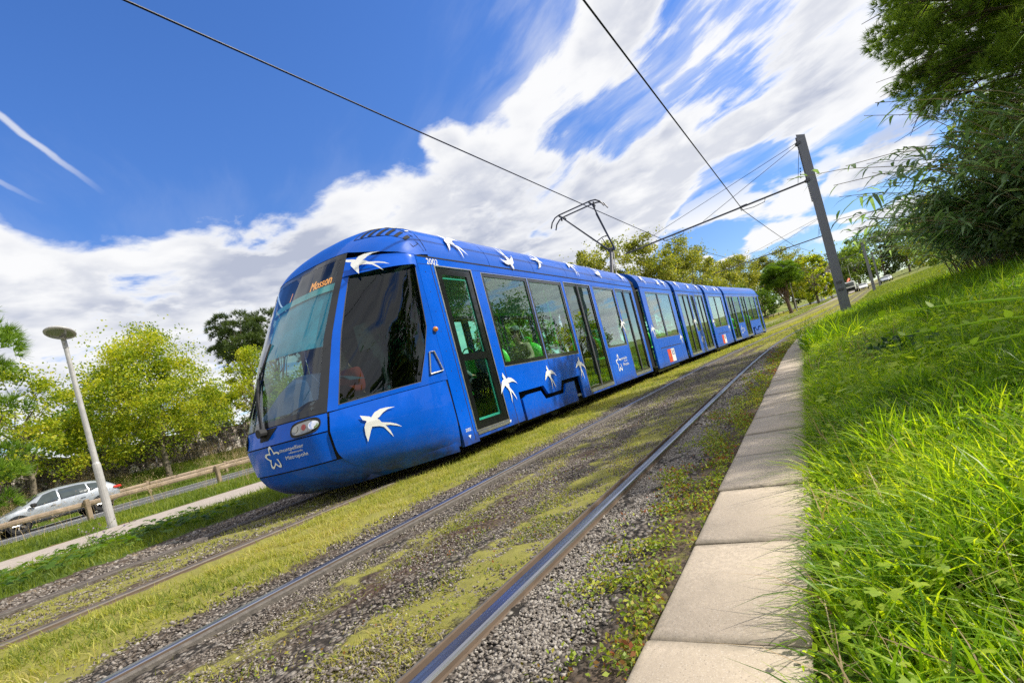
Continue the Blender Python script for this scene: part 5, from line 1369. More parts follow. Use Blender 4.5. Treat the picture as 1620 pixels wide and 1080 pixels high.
def reeds(name, loc, n, hmin, hmax, label, spread, dirs, seed, leaf=.42, mats=('reedleaf', 'reedstem'), lk=22, cat='reeds'):
    global rng
    keep = rng; rng = np.random.default_rng(seed); rr = random.Random(seed)
    p = empty(name, loc, 0, label, cat, 'giant reeds and brush on the bank' if cat == 'reeds' else None)
    st = MB(); LP, LD = [], []
    for i in range(n):
        a = rr.uniform(*dirs); le = rr.uniform(.25, 1.1); h = rr.uniform(hmin, hmax)
        b0 = Vector((rr.uniform(-1, 1)*spread, rr.uniform(-1, 1)*spread, 0)); out = Vector((math.cos(a), math.sin(a), 0))
        pts = [b0+out*(le*h*.9*t*t+.08*h*t)+Vector((0, 0, h*(t-.28*le*t*t*t))) for t in np.linspace(0, 1, 8)]
        st.tube(pts, [.015*(1-.75*k/7)+.003 for k in range(8)], 4, False)
        for k in range(lk):
            t = rr.uniform(.28, 1.0); j = min(6, int(t*7)); q = pts[j].lerp(pts[j+1], t*7-j)
            d = (pts[j+1]-pts[j]).normalized(); sd_ = Vector((rr.uniform(-1, 1), rr.uniform(-1, 1), rr.uniform(-.2, .5))).normalized()
            LP.append(q); LD.append((d*.55+sd_).normalized())
    st.build('stems', M[mats[1]], p)
    P = np.array(LP); D = np.array(LD); m = len(P)
    Sx = np.cross(D, np.array([0, 0, 1.0])); Sx /= (np.linalg.norm(Sx, axis=1)[:, None]+1e-6)
    l = (leaf*rng.uniform(.6, 1.25, m))[:, None]; wd = l*.075
    rows = []
    for t, ww in ((0, .4), (.3, 1), (.65, .75), (1, .03)):
        c = P+D*l*t+np.array([0, 0, -1.0])*l*(.55*t*t); rows.append(c-Sx*wd*ww); rows.append(c+Sx*wd*ww)
    V = np.stack(rows, 1).reshape(-1, 3); b_ = np.arange(m)[:, None]*8
    Fq = np.concatenate([b_+np.array([[0, 1, 3, 2]]), b_+np.array([[2, 3, 5, 4]]), b_+np.array([[4, 5, 7, 6]])])
    npmesh('leaves', V, Fq, M[mats[0]], p)
    rng = keep
    return p
W_ = math.pi
reeds('giant_reeds', on_ground(5.2, 16.0, -.1), 60, 2.4, 4.0, 'tall arching blue-green reed clump leaning over the bank below the pine', .8, (W_*.75, W_*1.55), 301, leaf=.55, lk=34)
reeds('giant_reeds', on_ground(4.7, 16.9, -.1), 60, 1.8, 3.3, 'drooping reed clump reaching farthest left toward the sky', .6, (W_*.8, W_*1.35), 305, leaf=.5, lk=30)
reeds('giant_reeds', on_ground(5.2, 21.5, -.1), 60, 1.4, 2.6, 'low tangle of dry tan stems at the back foot of the reeds', .9, (W_*.8, W_*1.4), 306, leaf=.4, lk=22)
reeds('giant_reeds', on_ground(4.6, 14.6, -.1), 46, 1.2, 2.5, 'front reed clump with large drooping leaves, lit from the side', .7, (W_*.7, W_*1.3), 307, leaf=.6, lk=24)
reeds('giant_reeds', on_ground(5.6, 14.0, -.1), 60, 2.8, 5.0, 'upright reed clump against the right edge of the picture', .9, (W_*.6, W_*1.6), 302, leaf=.5, lk=26)
reeds('giant_reeds', on_ground(5.1, 18.8, -.1), 55, 1.8, 3.2, 'low tan and green reed clump at the left foot of the reeds', .9, (W_*.7, W_*1.4), 303, leaf=.42, lk=20)
reeds('giant_reeds', on_ground(6.6, 16.5, -.1), 60, 3.5, 6.2, 'tallest reed clump in the shade under the pine crown', 1.1, (0, W_*2), 304, leaf=.5, lk=26)
broadleaf('shrub', on_ground(4.15, 12.2, 0), 1.35, 1.0, 'dense dark green shrub on the bank at the right edge, below the reeds', None, mat='darkleaf', nclump=40, nleaf=160, lsize=.07, seed=310, z0f=.02, trunk=.03, cat='shrub')
broadleaf('shrub', on_ground(5.3, 13.0, 0), 1.9, 1.4, 'green shrub in the shade just above the dark shrub at the right edge', None, mat='greenleaf', nclump=40, nleaf=120, lsize=.09, seed=311, z0f=.02, trunk=.03, cat='shrub')
broadleaf('shrub_tree', on_ground(8.9, 40, 0), 5.4, 2.7, 'sunlit yellow-green small tree behind the left end of the reeds', None, mat='planeleaf', nclump=60, nleaf=140, lsize=.16, seed=312, z0f=.05, trunk=.12)
broadleaf('shrub_tree', on_ground(8.4, 28, 0), 6.5, 3.0, 'dark leafy small tree behind the reed clumps', None, mat='darkleaf', nclump=60, nleaf=140, lsize=.16, seed=313, z0f=.05, trunk=.12)
broadleaf('shrub_tree', on_ground(9.6, 21, 0), 8.0, 3.2, 'dark shaded tree filling the gap behind the reeds and under the pine', None, mat='darkleaf', nclump=60, nleaf=130, lsize=.14, seed=314, z0f=.05, trunk=.2)
# trees farther up the bank, seen mirrored in the tram windows
for i, (x, y, h, r, mt) in enumerate(((17, 6, 7, 3.6, 'darkleaf'), (20, 17, 8, 4.2, 'greenleaf'), (19, 30, 8.5, 4.5, 'darkleaf'), (24, 44, 9, 5, 'greenleaf'), (18, -6, 7.5, 4, 'darkleaf'), (27, 62, 10, 5.5, 'darkleaf'), (10.5, -3, 8, 3.6, 'darkleaf'), (9.5, -9.5, 8.5, 4, 'pineleaf'), (12.5, 3.2, 8, 3.5, 'darkleaf'), (7, -17, 8.5, 4.5, 'darkleaf'))):
    broadleaf('bank_tree', on_ground(x, y, -.2), h, r, 'bushy tree on top of the bank, mirrored in the tram windows', 'trees on top of the bank', mat=mt, nclump=45, nleaf=70, lsize=.36, seed=330+i, z0f=.1, trunk=.2)

# ------------------------------------------------------------------ grass, as real blades
def blades(name, P, h, wd, mat, lean=.5, label=None, extra=None, segs=3, dirbias=None):
    n = len(P)
    if n == 0: return None
    a = rng.uniform(0, 2*np.pi, n); D = np.stack([np.cos(a), np.sin(a), np.zeros(n)], 1)
    if dirbias is not None: D = D+np.array(dirbias); D /= np.linalg.norm(D, axis=1)[:, None]
    b = rng.uniform(0, 2*np.pi, n); S_ = np.stack([np.cos(b), np.sin(b), np.zeros(n)], 1)
    h = (h*rng.uniform(.45, 1.25, n))[:, None]; wd = (wd*rng.uniform(.6, 1.4, n))[:, None]; le = (lean*rng.uniform(.15, 1.5, n))[:, None]
    rows = []
    ts = np.linspace(0, 1, segs+1)
    for t in ts:
        ww = (1-t)**.7 if t > .35 else .8+.2*t/.35
        c = P+D*h*le*t**1.9+np.array([0, 0, 1.0])*h*(t-.42*np.minimum(le, 1.3)*t**2.6)
        if t < 1: rows += [c-S_*wd*ww/2, c+S_*wd*ww/2]
        else: rows += [c]
    k = 2*segs+1
    V = np.stack(rows, 1).reshape(-1, 3); b_ = np.arange(n)[:, None]*k
    Fl = []
    me_f = [b_+np.array([[2*j, 2*j+1, 2*j+3, 2*j+2]]) for j in range(segs-1)]
    quads = np.concatenate(me_f) if me_f else np.zeros((0, 4), int)
    tris = b_+np.array([[2*segs-2, 2*segs-1, 2*segs]])
    me = bpy.data.meshes.new(name); me.vertices.add(len(V)); me.vertices.foreach_set('co', V.astype(np.float32).ravel())
    nl = quads.size+tris.size; me.loops.add(nl); me.loops.foreach_set('vertex_index', np.concatenate([quads.ravel(), tris.ravel()]).astype(np.int32))
    me.polygons.add(len(quads)+len(tris)); me.polygons.foreach_set('loop_start', np.concatenate([np.arange(len(quads))*4, len(quads)*4+np.arange(len(tris))*3]).astype(np.int32))
    me.update(calc_edges=True); me.materials.append(M[mat])
    o = bpy.data.objects.new(name, me); COL.objects.link(o); o['kind'] = 'stuff'
    return o
def inview(P, m=1.06):
    """keep only ground the photograph (and a step aside) can see"""
    F_ = np.array(Fw); R2 = np.array(Rt); q = P-np.array([0, 0, CAMH]); d = q@F_; u = q@R2/np.maximum(d, .01); v = q[:, 2]/np.maximum(d, .01)
    return (d > .25) & (np.abs(u+.02) < 1.30*m+.1/np.maximum(d, .2))
def noise2(x, y, s):
    return (np.sin(x*s*1.3+y*s*.7+.4)+np.sin(-x*s*.9+y*s*1.9+1.7)+np.sin(x*s*2.7+y*s*.5+3.1)+np.sin(x*s*1.1-y*s*2.9+5.0))/4
def scatter(o0, o1, y0, y1, dens, maskf=None, fade=None):
    """random ground points, thinner with distance; returns positions and a size factor that grows as they thin"""
    A = (o1-o0)*(y1-y0); n = int(A*dens)
    Y = rng.uniform(y0, y1, n); O = rng.uniform(o0, o1, n); keep = np.ones(n, bool)
    f = np.ones(n)
    if fade:
        pr = np.clip(fade/np.maximum(Y, .1), 0, 1)**1.3; keep &= rng.random(n) < pr; f = 1/np.sqrt(np.maximum(pr, .03))
    if maskf is not None: keep &= rng.random(n) < maskf(O, Y)
    O, Y, f = O[keep], Y[keep], f[keep]
    P = np.stack([O+cv(Y), Y, zt(O, Y)], 1); k = inview(P)
    return P[k], f[k], O[k]
def G(name, o0, o1, y0, y1, dens, h, wd, mat, mask=None, fade=None, lean=.5, segs=3, dirbias=None, hf=None):
    P, f, O = scatter(o0, o1, y0, y1, dens, mask, fade)
    hh = h*np.ones(len(P)) if hf is None else h*hf(O, P[:, 1])
    return blades(name, P-np.array([0, 0, .01]), hh, wd*f, mat, lean, segs=segs, dirbias=dirbias)
# lush bank
def bankmask(O, Y):
    tr_ = np.abs(O-(.45+.012*Y)) < .22
    m = np.where(tr_ & (Y > 5) & (Y < 14), .12, 1.0)
    edge = np.clip((O+.13)/.10, .15, 1)
    return m*edge
def bankh(O, Y): return (.55+.45*np.clip((O+.12)/.35, 0, 1))*(1+.45*noise2(O, Y, 2.3)+.35*noise2(O+4, Y, 5.5))
P, f, O = scatter(-.13, 2.6, .45, 4.0, 6000, bankmask)
k = np.hypot(P[:, 0], P[:, 1]) > .42
blades('bank_grass', P[k], .235*bankh(O[k], P[k, 1])*(.92+.3*noise2(O[k], P[k, 1], 6)), .0105, 'grassN', .9, segs=4, dirbias=(-.25, -.15, 0))
G('bank_grass', -.13, 4.5, 4.0, 11, 3000, .25, .0105, 'grassN', bankmask, None, .8, 3, (-.25, -.1, 0), bankh)
G('bank_grass', -.13, 9, 11, 30, 900, .34, .019, 'grassN', bankmask, 18, .8, 3, (-.25, -.1, 0), bankh)
G('bank_grass', .2, 16, 30, 110, 90, .30, .05, 'grassF', None, 60, .7, 2)
P, f, O = scatter(-.145, -.03, .6, 12, 1300); blades('bank_grass', P, .15*(1+.6*noise2(O, P[:, 1], 4)), .008, 'grassN', 1.3, segs=4, dirbias=(-1.6, -.2, 0))
G('dead_grass', -.12, 3, .5, 6, 260, .22, .006, 'dry', None, None, 1.0, 3)
G('dead_grass', -.12, 9, 6, 24, 60, .28, .012, 'dry', None, None, .8, 3)
# track grass
def band(c0, w0, base=1.0, s=2.6, cut=-.1):
    return lambda O, Y: base*np.clip(1.4-np.abs(O-c0)/w0+.7*noise2(O, Y*.5, s), 0, 1)*np.clip((noise2(O+3, Y, 7)-cut)*2.5, .12, 1)
G('track_grass', -4.52, -2.9, .6, 9, 5200, .08, .0055, 'grassY', band(-3.78, .62, 1.0, 2.6, -.3), None, 1.0, 3)
G('track_grass', -4.52, -2.95, 9, 22, 1500, .085, .009, 'grassY', band(-3.78, .70, 1.0, 2.6, -.4), None, .9, 2)
G('track_grass', -4.52, -2.75, 22, 70, 420, .095, .020, 'grassY', band(-3.7, .8, 1.0, 1.6, -.7), 40, .8, 2)
G('track_grass', -6.05, -4.72, .6, 24, 1900, .065, .0055, 'grassY', band(-5.45, .48, 1.0, 2.2, -.1), None, 1.0, 2)
G('track_grass', -2.55, -1.22, .5, 9, 5200, .042, .0042, 'grassY', lambda O, Y: np.maximum(band(-2.2, .20, .9, 3)(O, Y), np.maximum(band(-1.46, .24, 1.0, 3, -.3)(O, Y), .02)), None, 1.1, 3)
G('track_grass', -2.55, -1.3, 9, 30, 700, .05, .009, 'grassY', lambda O, Y: np.maximum(band(-2.2, .25, .9, 3)(O, Y), band(-1.5, .28, 1.0, 3)(O, Y)), None, 1.0, 2)
G('track_grass', -2.55, -.55, 20, 70, 300, .06, .02, 'grassY', lambda O, Y: .8+0*O, 40, .8, 2)
G('track_grass', -1.3, -1.22, .5, 14, 2200, .03, .004, 'grassY', None, None, 1.2, 2)
# left verges
G('verge_grass', -10.25, -7.25, .5, 22, 620, .15, .010, 'grassF', lambda O, Y: np.clip(1.2-.8*(noise2(O, Y, 1.4) < -.4), .2, 1)*np.clip((-7.1-O)/.4+.2*noise2(O, Y, 4), 0, 1), 18, .7, 3)
G('verge_grass', -10.25, -7.0, 22, 120, 120, .16, .03, 'grassF', None, 45, .7, 2)
G('verge_grass', -20.3, -14.35, 1, 26, 260, .20, .016, 'grassF', None, 22, .7, 3)
G('verge_grass', -21.4, -13.9, 26, 160, 60, .25, .05, 'grassY', None, 60, .7, 2)
G('verge_grass', -36, -30.8, 3, 60, 190, .32, .022, 'grassF', None, 40, .7, 2)
def seedheads(name, o0, o1, y0, y1, dens, h, mask=None):
    P, f, O = scatter(o0, o1, y0, y1, dens, mask, None)
    o = blades(name, P, h, .008, 'dry', .35, segs=3)
    # feathery heads near the tips
    n = len(P); k = 14; Q = np.repeat(P, k, 0)+rng.normal(size=(n*k, 3))*np.array([.05, .05, .08]); Q[:, 2] += np.repeat(h*rng.uniform(.5, 1.0, n), k)
    V, Fq = leafcloud(Q, .05, .25, -.2, .3); q = npmesh(name, V, Fq, M['dry']); q['kind'] = 'stuff'
seedheads('dry_grass', -20.6, -15.2, 2.5, 22, 12, .95, lambda O, Y: np.clip(noise2(O, Y, .8)*2.5, 0, 1))
seedheads('dry_grass', -35.8, -31.6, 4, 36, 42, 1.05, lambda O, Y: np.clip(.3+noise2(O, Y, .6)*1.6, 0, 1))
# low red and green weeds beside the slabs, moss patches, gravel
def weeds(name, o0, o1, y0, y1, dens, size, hgt, mat, mask, fade=None):
    P, f, O = scatter(o0, o1, y0, y1, dens, mask, fade)
    P = P+np.stack([np.zeros(len(P)), np.zeros(len(P)), rng.uniform(.002, hgt, len(P))], 1)
    V, Fq = leafcloud(P, size*f, .6, .9); o = npmesh(name, V, Fq, M[mat]); o['kind'] = 'stuff'
wm = lambda O, Y: np.clip((O+.98+.22*noise2(O, Y, 3.1))/.34, 0, 1)*np.clip((noise2(O, Y, 9)+.25)*1.8, .04, 1)
weeds('creeping_weeds', -1.0, -.53, .5, 6, 15000, .017, .05, 'weed', wm)
weeds('creeping_weeds', -1.0, -.53, 6, 20, 3000, .030, .05, 'weed', wm)
weeds('creeping_weeds', -2.5, -1.3, .6, 7, 1500, .014, .03, 'weed', lambda O, Y: np.maximum(band(-1.85, .2, .8, 3)(O, Y), band(-1.45, .2, .6, 3)(O, Y)))
weeds('creeping_weeds', -.16, -.02, .5, 9, 3500, .020, .08, 'broad', None)
weeds('leaf_litter', -.55, -.12, .6, 9, 55, .012, .004, 'reedstem', None)
weeds('leaf_litter', -.18, -.12, .6, 9, 900, .014, .012, 'dry', lambda O, Y: np.clip(noise2(O, Y, 3)*2, 0, 1))
# broad-leaved plants between the grass blades
def broadweeds(name, o0, o1, y0, y1, dens, size, h, mat, mask=None):
    P, f, O = scatter(o0, o1, y0, y1, dens, mask, None); n = len(P)
    hh = h*rng.uniform(.4, 1.1, n); P = P+np.stack([np.zeros(n), np.zeros(n), hh], 1)
    N = unit(n)*.45+np.array([0, 0, 1.0]); N /= np.linalg.norm(N, axis=1)[:, None]
    T = np.cross(N, unit(n)); T /= np.linalg.norm(T, axis=1)[:, None]; B_ = np.cross(N, T)
    s_ = (size*rng.uniform(.6, 1.3, n))[:, None]
    # a deeply cut five-lobed leaf: 11 outline points fanned from the stalk
    ang = np.linspace(-2.75, 2.75, 23); rad = (.60+.42*np.abs(np.cos(2.5*ang))**.8)*(1+.07*np.cos(ang*17))*(1.05-.09*np.abs(ang))
    rows = [P]+[P+(T*math.cos(a)+B_*math.sin(a))*s_*r-N*s_*.18*r*r for a, r in zip(ang, rad)]
    V = np.stack(rows, 1).reshape(-1, 3); b_ = np.arange(n)[:, None]*24
    Ft = np.concatenate([b_+np.array([[0, j, j+1]]) for j in range(1, 23)])
    o = npmesh(name, V, Ft, M[mat]); o['kind'] = 'stuff'
broadweeds('broad_leaf_weeds', -.10, 2.4, .55, 3.6, 650, .0155, .17, 'broad', lambda O, Y: np.clip(noise2(O, Y, 2.6)*1.8+.2, .05, 1))
broadweeds('broad_leaf_weeds', -.05, 4, 3.4, 10, 260, .030, .20, 'broad')
broadweeds('broad_leaf_weeds', -9.9, -7.6, 1.2, 4.2, 90, .05, .16, 'greenleaf')
# crushed stone
def stones(name, o0, o1, y0, y1, dens, size, mat, mask=None):
    P, f, O = scatter(o0, o1, y0, y1, dens, mask, None); n = len(P)
    oct_ = np.array([(1, 0, 0), (0, 1, 0), (-1, 0, 0), (0, -1, 0), (0, 0, 1), (0, 0, -1)], float)
    fc = np.array([(0, 1, 4), (1, 2, 4), (2, 3, 4), (3, 0, 4), (1, 0, 5), (2, 1, 5), (3, 2, 5), (0, 3, 5)])
    a = rng.uniform(0, 6.28, n); ca, sa = np.cos(a), np.sin(a)
    sc_ = size*rng.uniform(.45, 1.4, (n, 1, 1))*rng.uniform(.6, 1.2, (n, 6, 1))*np.array([1, 1, .65])
    q = (oct_[None]+rng.normal(size=(n, 6, 3))*.28)*sc_
    x = q[..., 0]*ca[:, None]-q[..., 1]*sa[:, None]; y = q[..., 0]*sa[:, None]+q[..., 1]*ca[:, None]
    V = np.stack([x, y, q[..., 2]], -1)+P[:, None, :]+np.array([0, 0, size*.25])
    Fq = (np.arange(n)[:, None, None]*6+fc[None]).reshape(-1, 3)
    o = npmesh(name, V.reshape(-1, 3), Fq, M[mat]); o['kind'] = 'stuff'
def stonemat():
    m = bpy.data.materials.new('crushed stone'); m.use_nodes = True; t = NT(m.node_tree); p = t.n['Principled BSDF']
    rp = t.node('ShaderNodeNewGeometry').outputs['Random Per Island']
    c = t.ramp(rp, [(0, (.10, .082, .066)), (.4, (.20, .172, .145)), (.8, (.31, .275, .235)), (1, (.44, .40, .35))])
    t.l.new(c, p.inputs['Base Color']); p.inputs['Roughness'].default_value = .85
    return m
def stonemat2():
    m = stonemat(); t = NT(m.node_tree); p = t.n['Principled BSDF']
    rp = t.node('ShaderNodeNewGeometry').outputs['Random Per Island']
    c = t.ramp(rp, [(0, (.07, .055, .043)), (.5, (.16, .132, .108)), (.85, (.26, .225, .19)), (1, (.38, .34, .30))])
    t.l.new(c, p.inputs['Base Color']); return m
M['stone'] = stonemat(); M['stone2'] = stonemat2()
gm_ = lambda O, Y: np.clip(1.25-np.abs(O+.93+.06*noise2(O, Y, 3))/.18, 0, 1)
stones('gravel', -1.12, -.6, .5, 4.5, 21000, .0072, 'stone', gm_)
stones('gravel', -1.12, -.6, 4.5, 12, 3000, .014, 'stone', gm_)
stones('gravel', -2.6, -1.25, .5, 6, 12000, .0066, 'stone2', lambda O, Y: np.clip(.55+.6*noise2(O, Y, 2.2), .1, 1))
stones('gravel', -2.6, -1.25, .5, 5, 900, .008, 'stone', lambda O, Y: np.clip(noise2(O+2, Y*.4, 2.6)*2.2, .03, 1))
stones('gravel', -2.6, -1.25, 5, 16, 2400, .011, 'stone2')
stones('gravel', -3.3, -2.74, .5, 9, 2600, .010, 'stone2', lambda O, Y: np.clip((O+3.35)/.3, 0, 1))
stones('gravel', -6.9, -6.2, .8, 14, 900, .018, 'stone2')
stones('gravel', -6.0, -4.72, .8, 8, 900, .012, 'stone2')
stones('sandy_stones', -7.2, -6.85, .8, 16, 260, .022, 'stone')

# single plants that stand out
def stalkweed(loc, tips, label, name='weed_plant', leaf='bright', stem=.004, ls=.05, cat='plant', lk=5, group=None):
    p = empty(name, loc, 0, label, cat, group); L = Vector(loc); st = MB(); V = []; Fc = []; rr = random.Random(int(loc[0]*100)+len(tips))
    for t in tips:
        T = Vector(t)-L; m = T*.5+Vector((0, 0, abs(T.length)*.10)); pts = [Vector((rr.uniform(-.03, .03), rr.uniform(-.03, .03), 0)), m*.55+Vector((0, 0, .02)), m, m.lerp(T, .55)+Vector((0, 0, .015)), T]
        st.tube(pts, [stem, stem*.85, stem*.7, stem*.55, stem*.3], 5)
        for k in range(lk):
            s_ = .38+.62*k/(lk-1); j = min(3, int(s_*4)); q = pts[j].lerp(pts[j+1], s_*4-j if s_ < 1 else 1)
            d = Vector((rr.uniform(-1, 1), rr.uniform(-1, 1), rr.uniform(0, 1))).normalized(); sd_ = d.orthogonal().normalized(); l = ls*rr.uniform(.6, 1.2)
            b0 = len(V); tip = q+d*l*1.3
            V += [q, q+d*l*.25+sd_*l*.42, q+d*l*.75+sd_*l*.33, tip, q+d*l*.75-sd_*l*.33, q+d*l*.25-sd_*l*.42]; Fc.append(tuple(range(b0, b0+6)))
    st.build('stem', M['bright' if leaf != 'darkbroad' else 'greenleaf'], p)
    npmesh('leaves', V, Fc, M[leaf], p)
    return p
def at(px, py, dist):
    d = pxdir(px, py); t = dist/d.dot(Fw); return tuple(Vector((0, 0, CAMH))+d*t)
stalkweed((1.55, 2.55, .14), [at(1400, 497, 2.35), at(1432, 530, 2.3), at(1460, 560, 2.25)], 'tall leafy weed with bright heart-shaped leaves leaning left in the foreground at right', ls=.038, lk=13, stem=.008)
stalkweed((1.75, 2.75, .16), [at(1470, 480, 2.6), at(1500, 560, 2.4), at(1560, 540, 2.5)], 'branching yellow-green stalk weed rising behind the heart-leaved weed', ls=.022, lk=11, stem=.008, leaf='broad')
stalkweed((1.9, 2.65, .18), [at(1545, 480, 2.7), at(1590, 600, 2.3), at(1600, 560, 2.4)], 'grey-green weed stalks at the right edge of the picture', ls=.026, lk=11, stem=.008, leaf='bright')
stalkweed((.62, 5.1, .09), [(.45, 4.95, .30), (.60, 5.0, .33), (.75, 5.2, .32), (.40, 5.2, .27), (.85, 5.0, .28), (.55, 5.3, .3)], 'patch of low broad dark green leaves in the grass beside the earth trail', leaf='darkbroad', ls=.042, lk=12)
stalkweed((-8.7, 2.55, 0), [(-8.9, 2.5, .42), (-8.6, 2.8, .38), (-8.4, 2.5, .35), (-9.1, 2.8, .36), (-8.2, 2.9, .3), (-9.4, 2.7, .3)], 'low mallow plant with lilac flowers on the verge beside the path', name='flower_plant', leaf='purple', ls=.028, lk=5, group=None)
def clump(loc, n, h, label, mat='grassN', wd=.014, r=.4):
    a = rng.uniform(0, 6.28, n); q = r*np.sqrt(rng.random(n)); P = np.stack([q*np.cos(a), q*np.sin(a), np.zeros(n)], 1)
    o = blades('tall_grass_clump', P, h*np.ones(n), wd, mat, .9); del o['kind']; o.location = loc
    return tag(o, label, 'grass clump')
clump(on_ground(.30, 9.4), 500, .62, 'tall dark grass clump hanging over the far end of the slabs', r=.42)
clump(on_ground(.22, 11.6), 450, .70, 'second tall grass clump behind the first at the end of the slabs', r=.5)
clump(on_ground(1.6, 7.6), 500, .50, 'large coarse grass clump on the bank above the earth trail', r=.5, wd=.018)

# ------------------------------------------------------------------ vehicles
def car(loc, rz, mat, label, group=None, k=1.0, wagon=False):
    p = empty('parked_car' if k < 0 else 'car', loc, rz, label, 'car', group)
    # stations along the length (y forward): y, half width, sill z, belt z, roof z, roof half width
    ST = [(-2.12, .62, .45, .80, .82, .5), (-2.05, .80, .30, .92, .96, .62), (-1.75, .87, .25, .96, 1.28, .60), (-1.35, .89, .24, .96, 1.44, .60), (-.6, .90, .22, .95, 1.49, .62), (.1, .90, .22, .93, 1.47, .62), (.55, .90, .22, .91, 1.36, .60), (1.05, .89, .22, .90, 1.02, .66), (1.35, .88, .23, .86, .90, .70), (1.75, .84, .25, .76, .79, .66), (2.05, .74, .30, .62, .66, .56), (2.16, .55, .38, .52, .54, .42)]
    V = []; Fs = []
    for (y, w_, s_, b_, r_, rw) in ST:
        V += [(-w_*.92, y, s_), (-w_, y, (s_+b_)/2), (-w_*.97, y, b_), (-(w_*.97+rw)/2-.02, y, (b_+r_)/2+.02), (-rw, y, r_-.02), (-rw*.5, y, r_+.01), (0, y, r_+.02), (rw*.5, y, r_+.01), (rw, y, r_-.02), ((w_*.97+rw)/2+.02, y, (b_+r_)/2+.02), (w_*.97, y, b_), (w_, y, (s_+b_)/2), (w_*.92, y, s_)]
    m = 13; n = len(ST)
    for i in range(n-1):
        for j in range(m): Fs.append((i*m+j, (i+1)*m+j, (i+1)*m+(j+1) % m, i*m+(j+1) % m))
    Fs += [tuple(range(m)), tuple(range((n-1)*m+m-1, (n-1)*m-1, -1))]
    b = MB(); b.add(V, Fs); o = b.build('body', mat, p, sub=2); autosmooth(o, 180)
    def sidep(s, y, t, o_=.055):
        """point on the greenhouse side: t 0 belt .. 1 roof"""
        ys_ = [q[0] for q in ST]; f = lambda i: float(np.interp(y, ys_, [q[i] for q in ST]))
        w_, b_, r_, rw = f(1)*.97, f(3), f(4), f(5)
        x = w_+(rw-w_)*t; z = b_+(r_-.03-b_)*t
        return (s*(x+o_+.02*math.sin(math.pi*t)), y, z)
    for s in (1, -1):
        for nm, q in (('front_window', [(.88, .08), (.02, .08), (.02, .86), (.42, .86)]), ('rear_window', [(-.06, .08), (-.98, .10), (-.92, .84), (-.06, .86)]), ('quarter_window', [(-1.05, .14), (-1.45, .34), (-1.30, .74), (-1.00, .80)])):
            b = MB(); b.grid(lambda u, v: sidep(s, (q[0][0]*(1-u)+q[1][0]*u)*(1-v)+(q[3][0]*(1-u)+q[2][0]*u)*v, (q[0][1]*(1-u)+q[1][1]*u)*(1-v)+(q[3][1]*(1-u)+q[2][1]*u)*v), 6, 4)
            b.build(nm, M['carglass'], p)
        b = MB(); b.box((0, 0, 0), (.12, .20, .14), 0, .04); b.build('mirror', M['rubber'], p, loc=(s*.98, .82, .98))
        b = MB(); b.grid(lambda u, v: (s*(.60+.24*u), 2.06-.30*u+.01, .60+.09*v+.04*u), 4, 2); b.build('headlight', M['lens'], p)
        b = MB(); b.box((0, 0, 0), (.20, .30, .12), 0, .03); b.build('tail_light', M['redp'], p, loc=(s*.76, -1.98, .90))
        for y in (.42, -.55):
            b = MB(); b.box((0, 0, 0), (.03, .17, .03), 0, .01); b.build('door_handle', mat, p, loc=(s*.915, y-.2, .80))
        for y in (1.32, -1.32):
            b = MB(); b.lathe([(.20, -.10), (.31, -.10), (.33, -.07), (.33, .07), (.31, .10), (.20, .10)], (0, 0, 0), 24, 'x'); wz = b.build('wheel', M['tyre'], p, loc=(s*.80, y, .33)); autosmooth(wz, 40)
            b = MB()
            for k_ in range(5):
                a = 2*math.pi*k_/5; b.tube([(s*.10, 0, 0), (s*.10, math.cos(a)*.21, math.sin(a)*.21)], .025, 5)
            b.lathe([(.20, s*.09), (.225, s*.10), (.225, s*.02)], (0, 0, 0), 24, 'x'); b.build('rim', M['alloy'], wz)
            b = MB(); b.lathe([(0, s*.02), (.36, s*.02), (.38, s*.115), (.345, s*.118), (.345, s*.03)], (s*.80, y, .34), 24, 'x'); b.build('wheel_arch', M['gap'], p)
    b = MB(); b.grid(lambda u, v: ((u-.5)*1.28*(1-.08*v), 1.08-.56*v, .985+.37*v+.015+.03*math.sin(math.pi*u)), 8, 5); b.build('windscreen', M['carglass'], p)
    b = MB(); b.grid(lambda u, v: ((u-.5)*1.15, -1.72-.28*(1-v), 1.02+.26*v+.02), 6, 4); b.build('rear_screen', M['carglass'], p)
    b = MB(); b.b2(-.45, .45, 2.10, 2.165, .36, .50); b.build('grille', M['gap'], p)
    return p
def zt_c(X, Y): return float(zt(off_of(X, Y), Y))
car((-28.2, 7.35, .14), math.pi, M['silver'], 'silver hatchback on the road behind the timber guardrail')
c2 = car(on_ground(12.2, 133, 0), math.pi-.1, M['whitecar'], 'small white van-like car beside the white truck in the distance')
car(on_ground(17.2, 141, 0), math.pi-.1, M['silver'], 'pale car farther right behind the reeds in the distance')
car(on_ground(18.6, 148, 0), math.pi-.1, M['whitecar'], 'rearmost white car at the far end of the road')
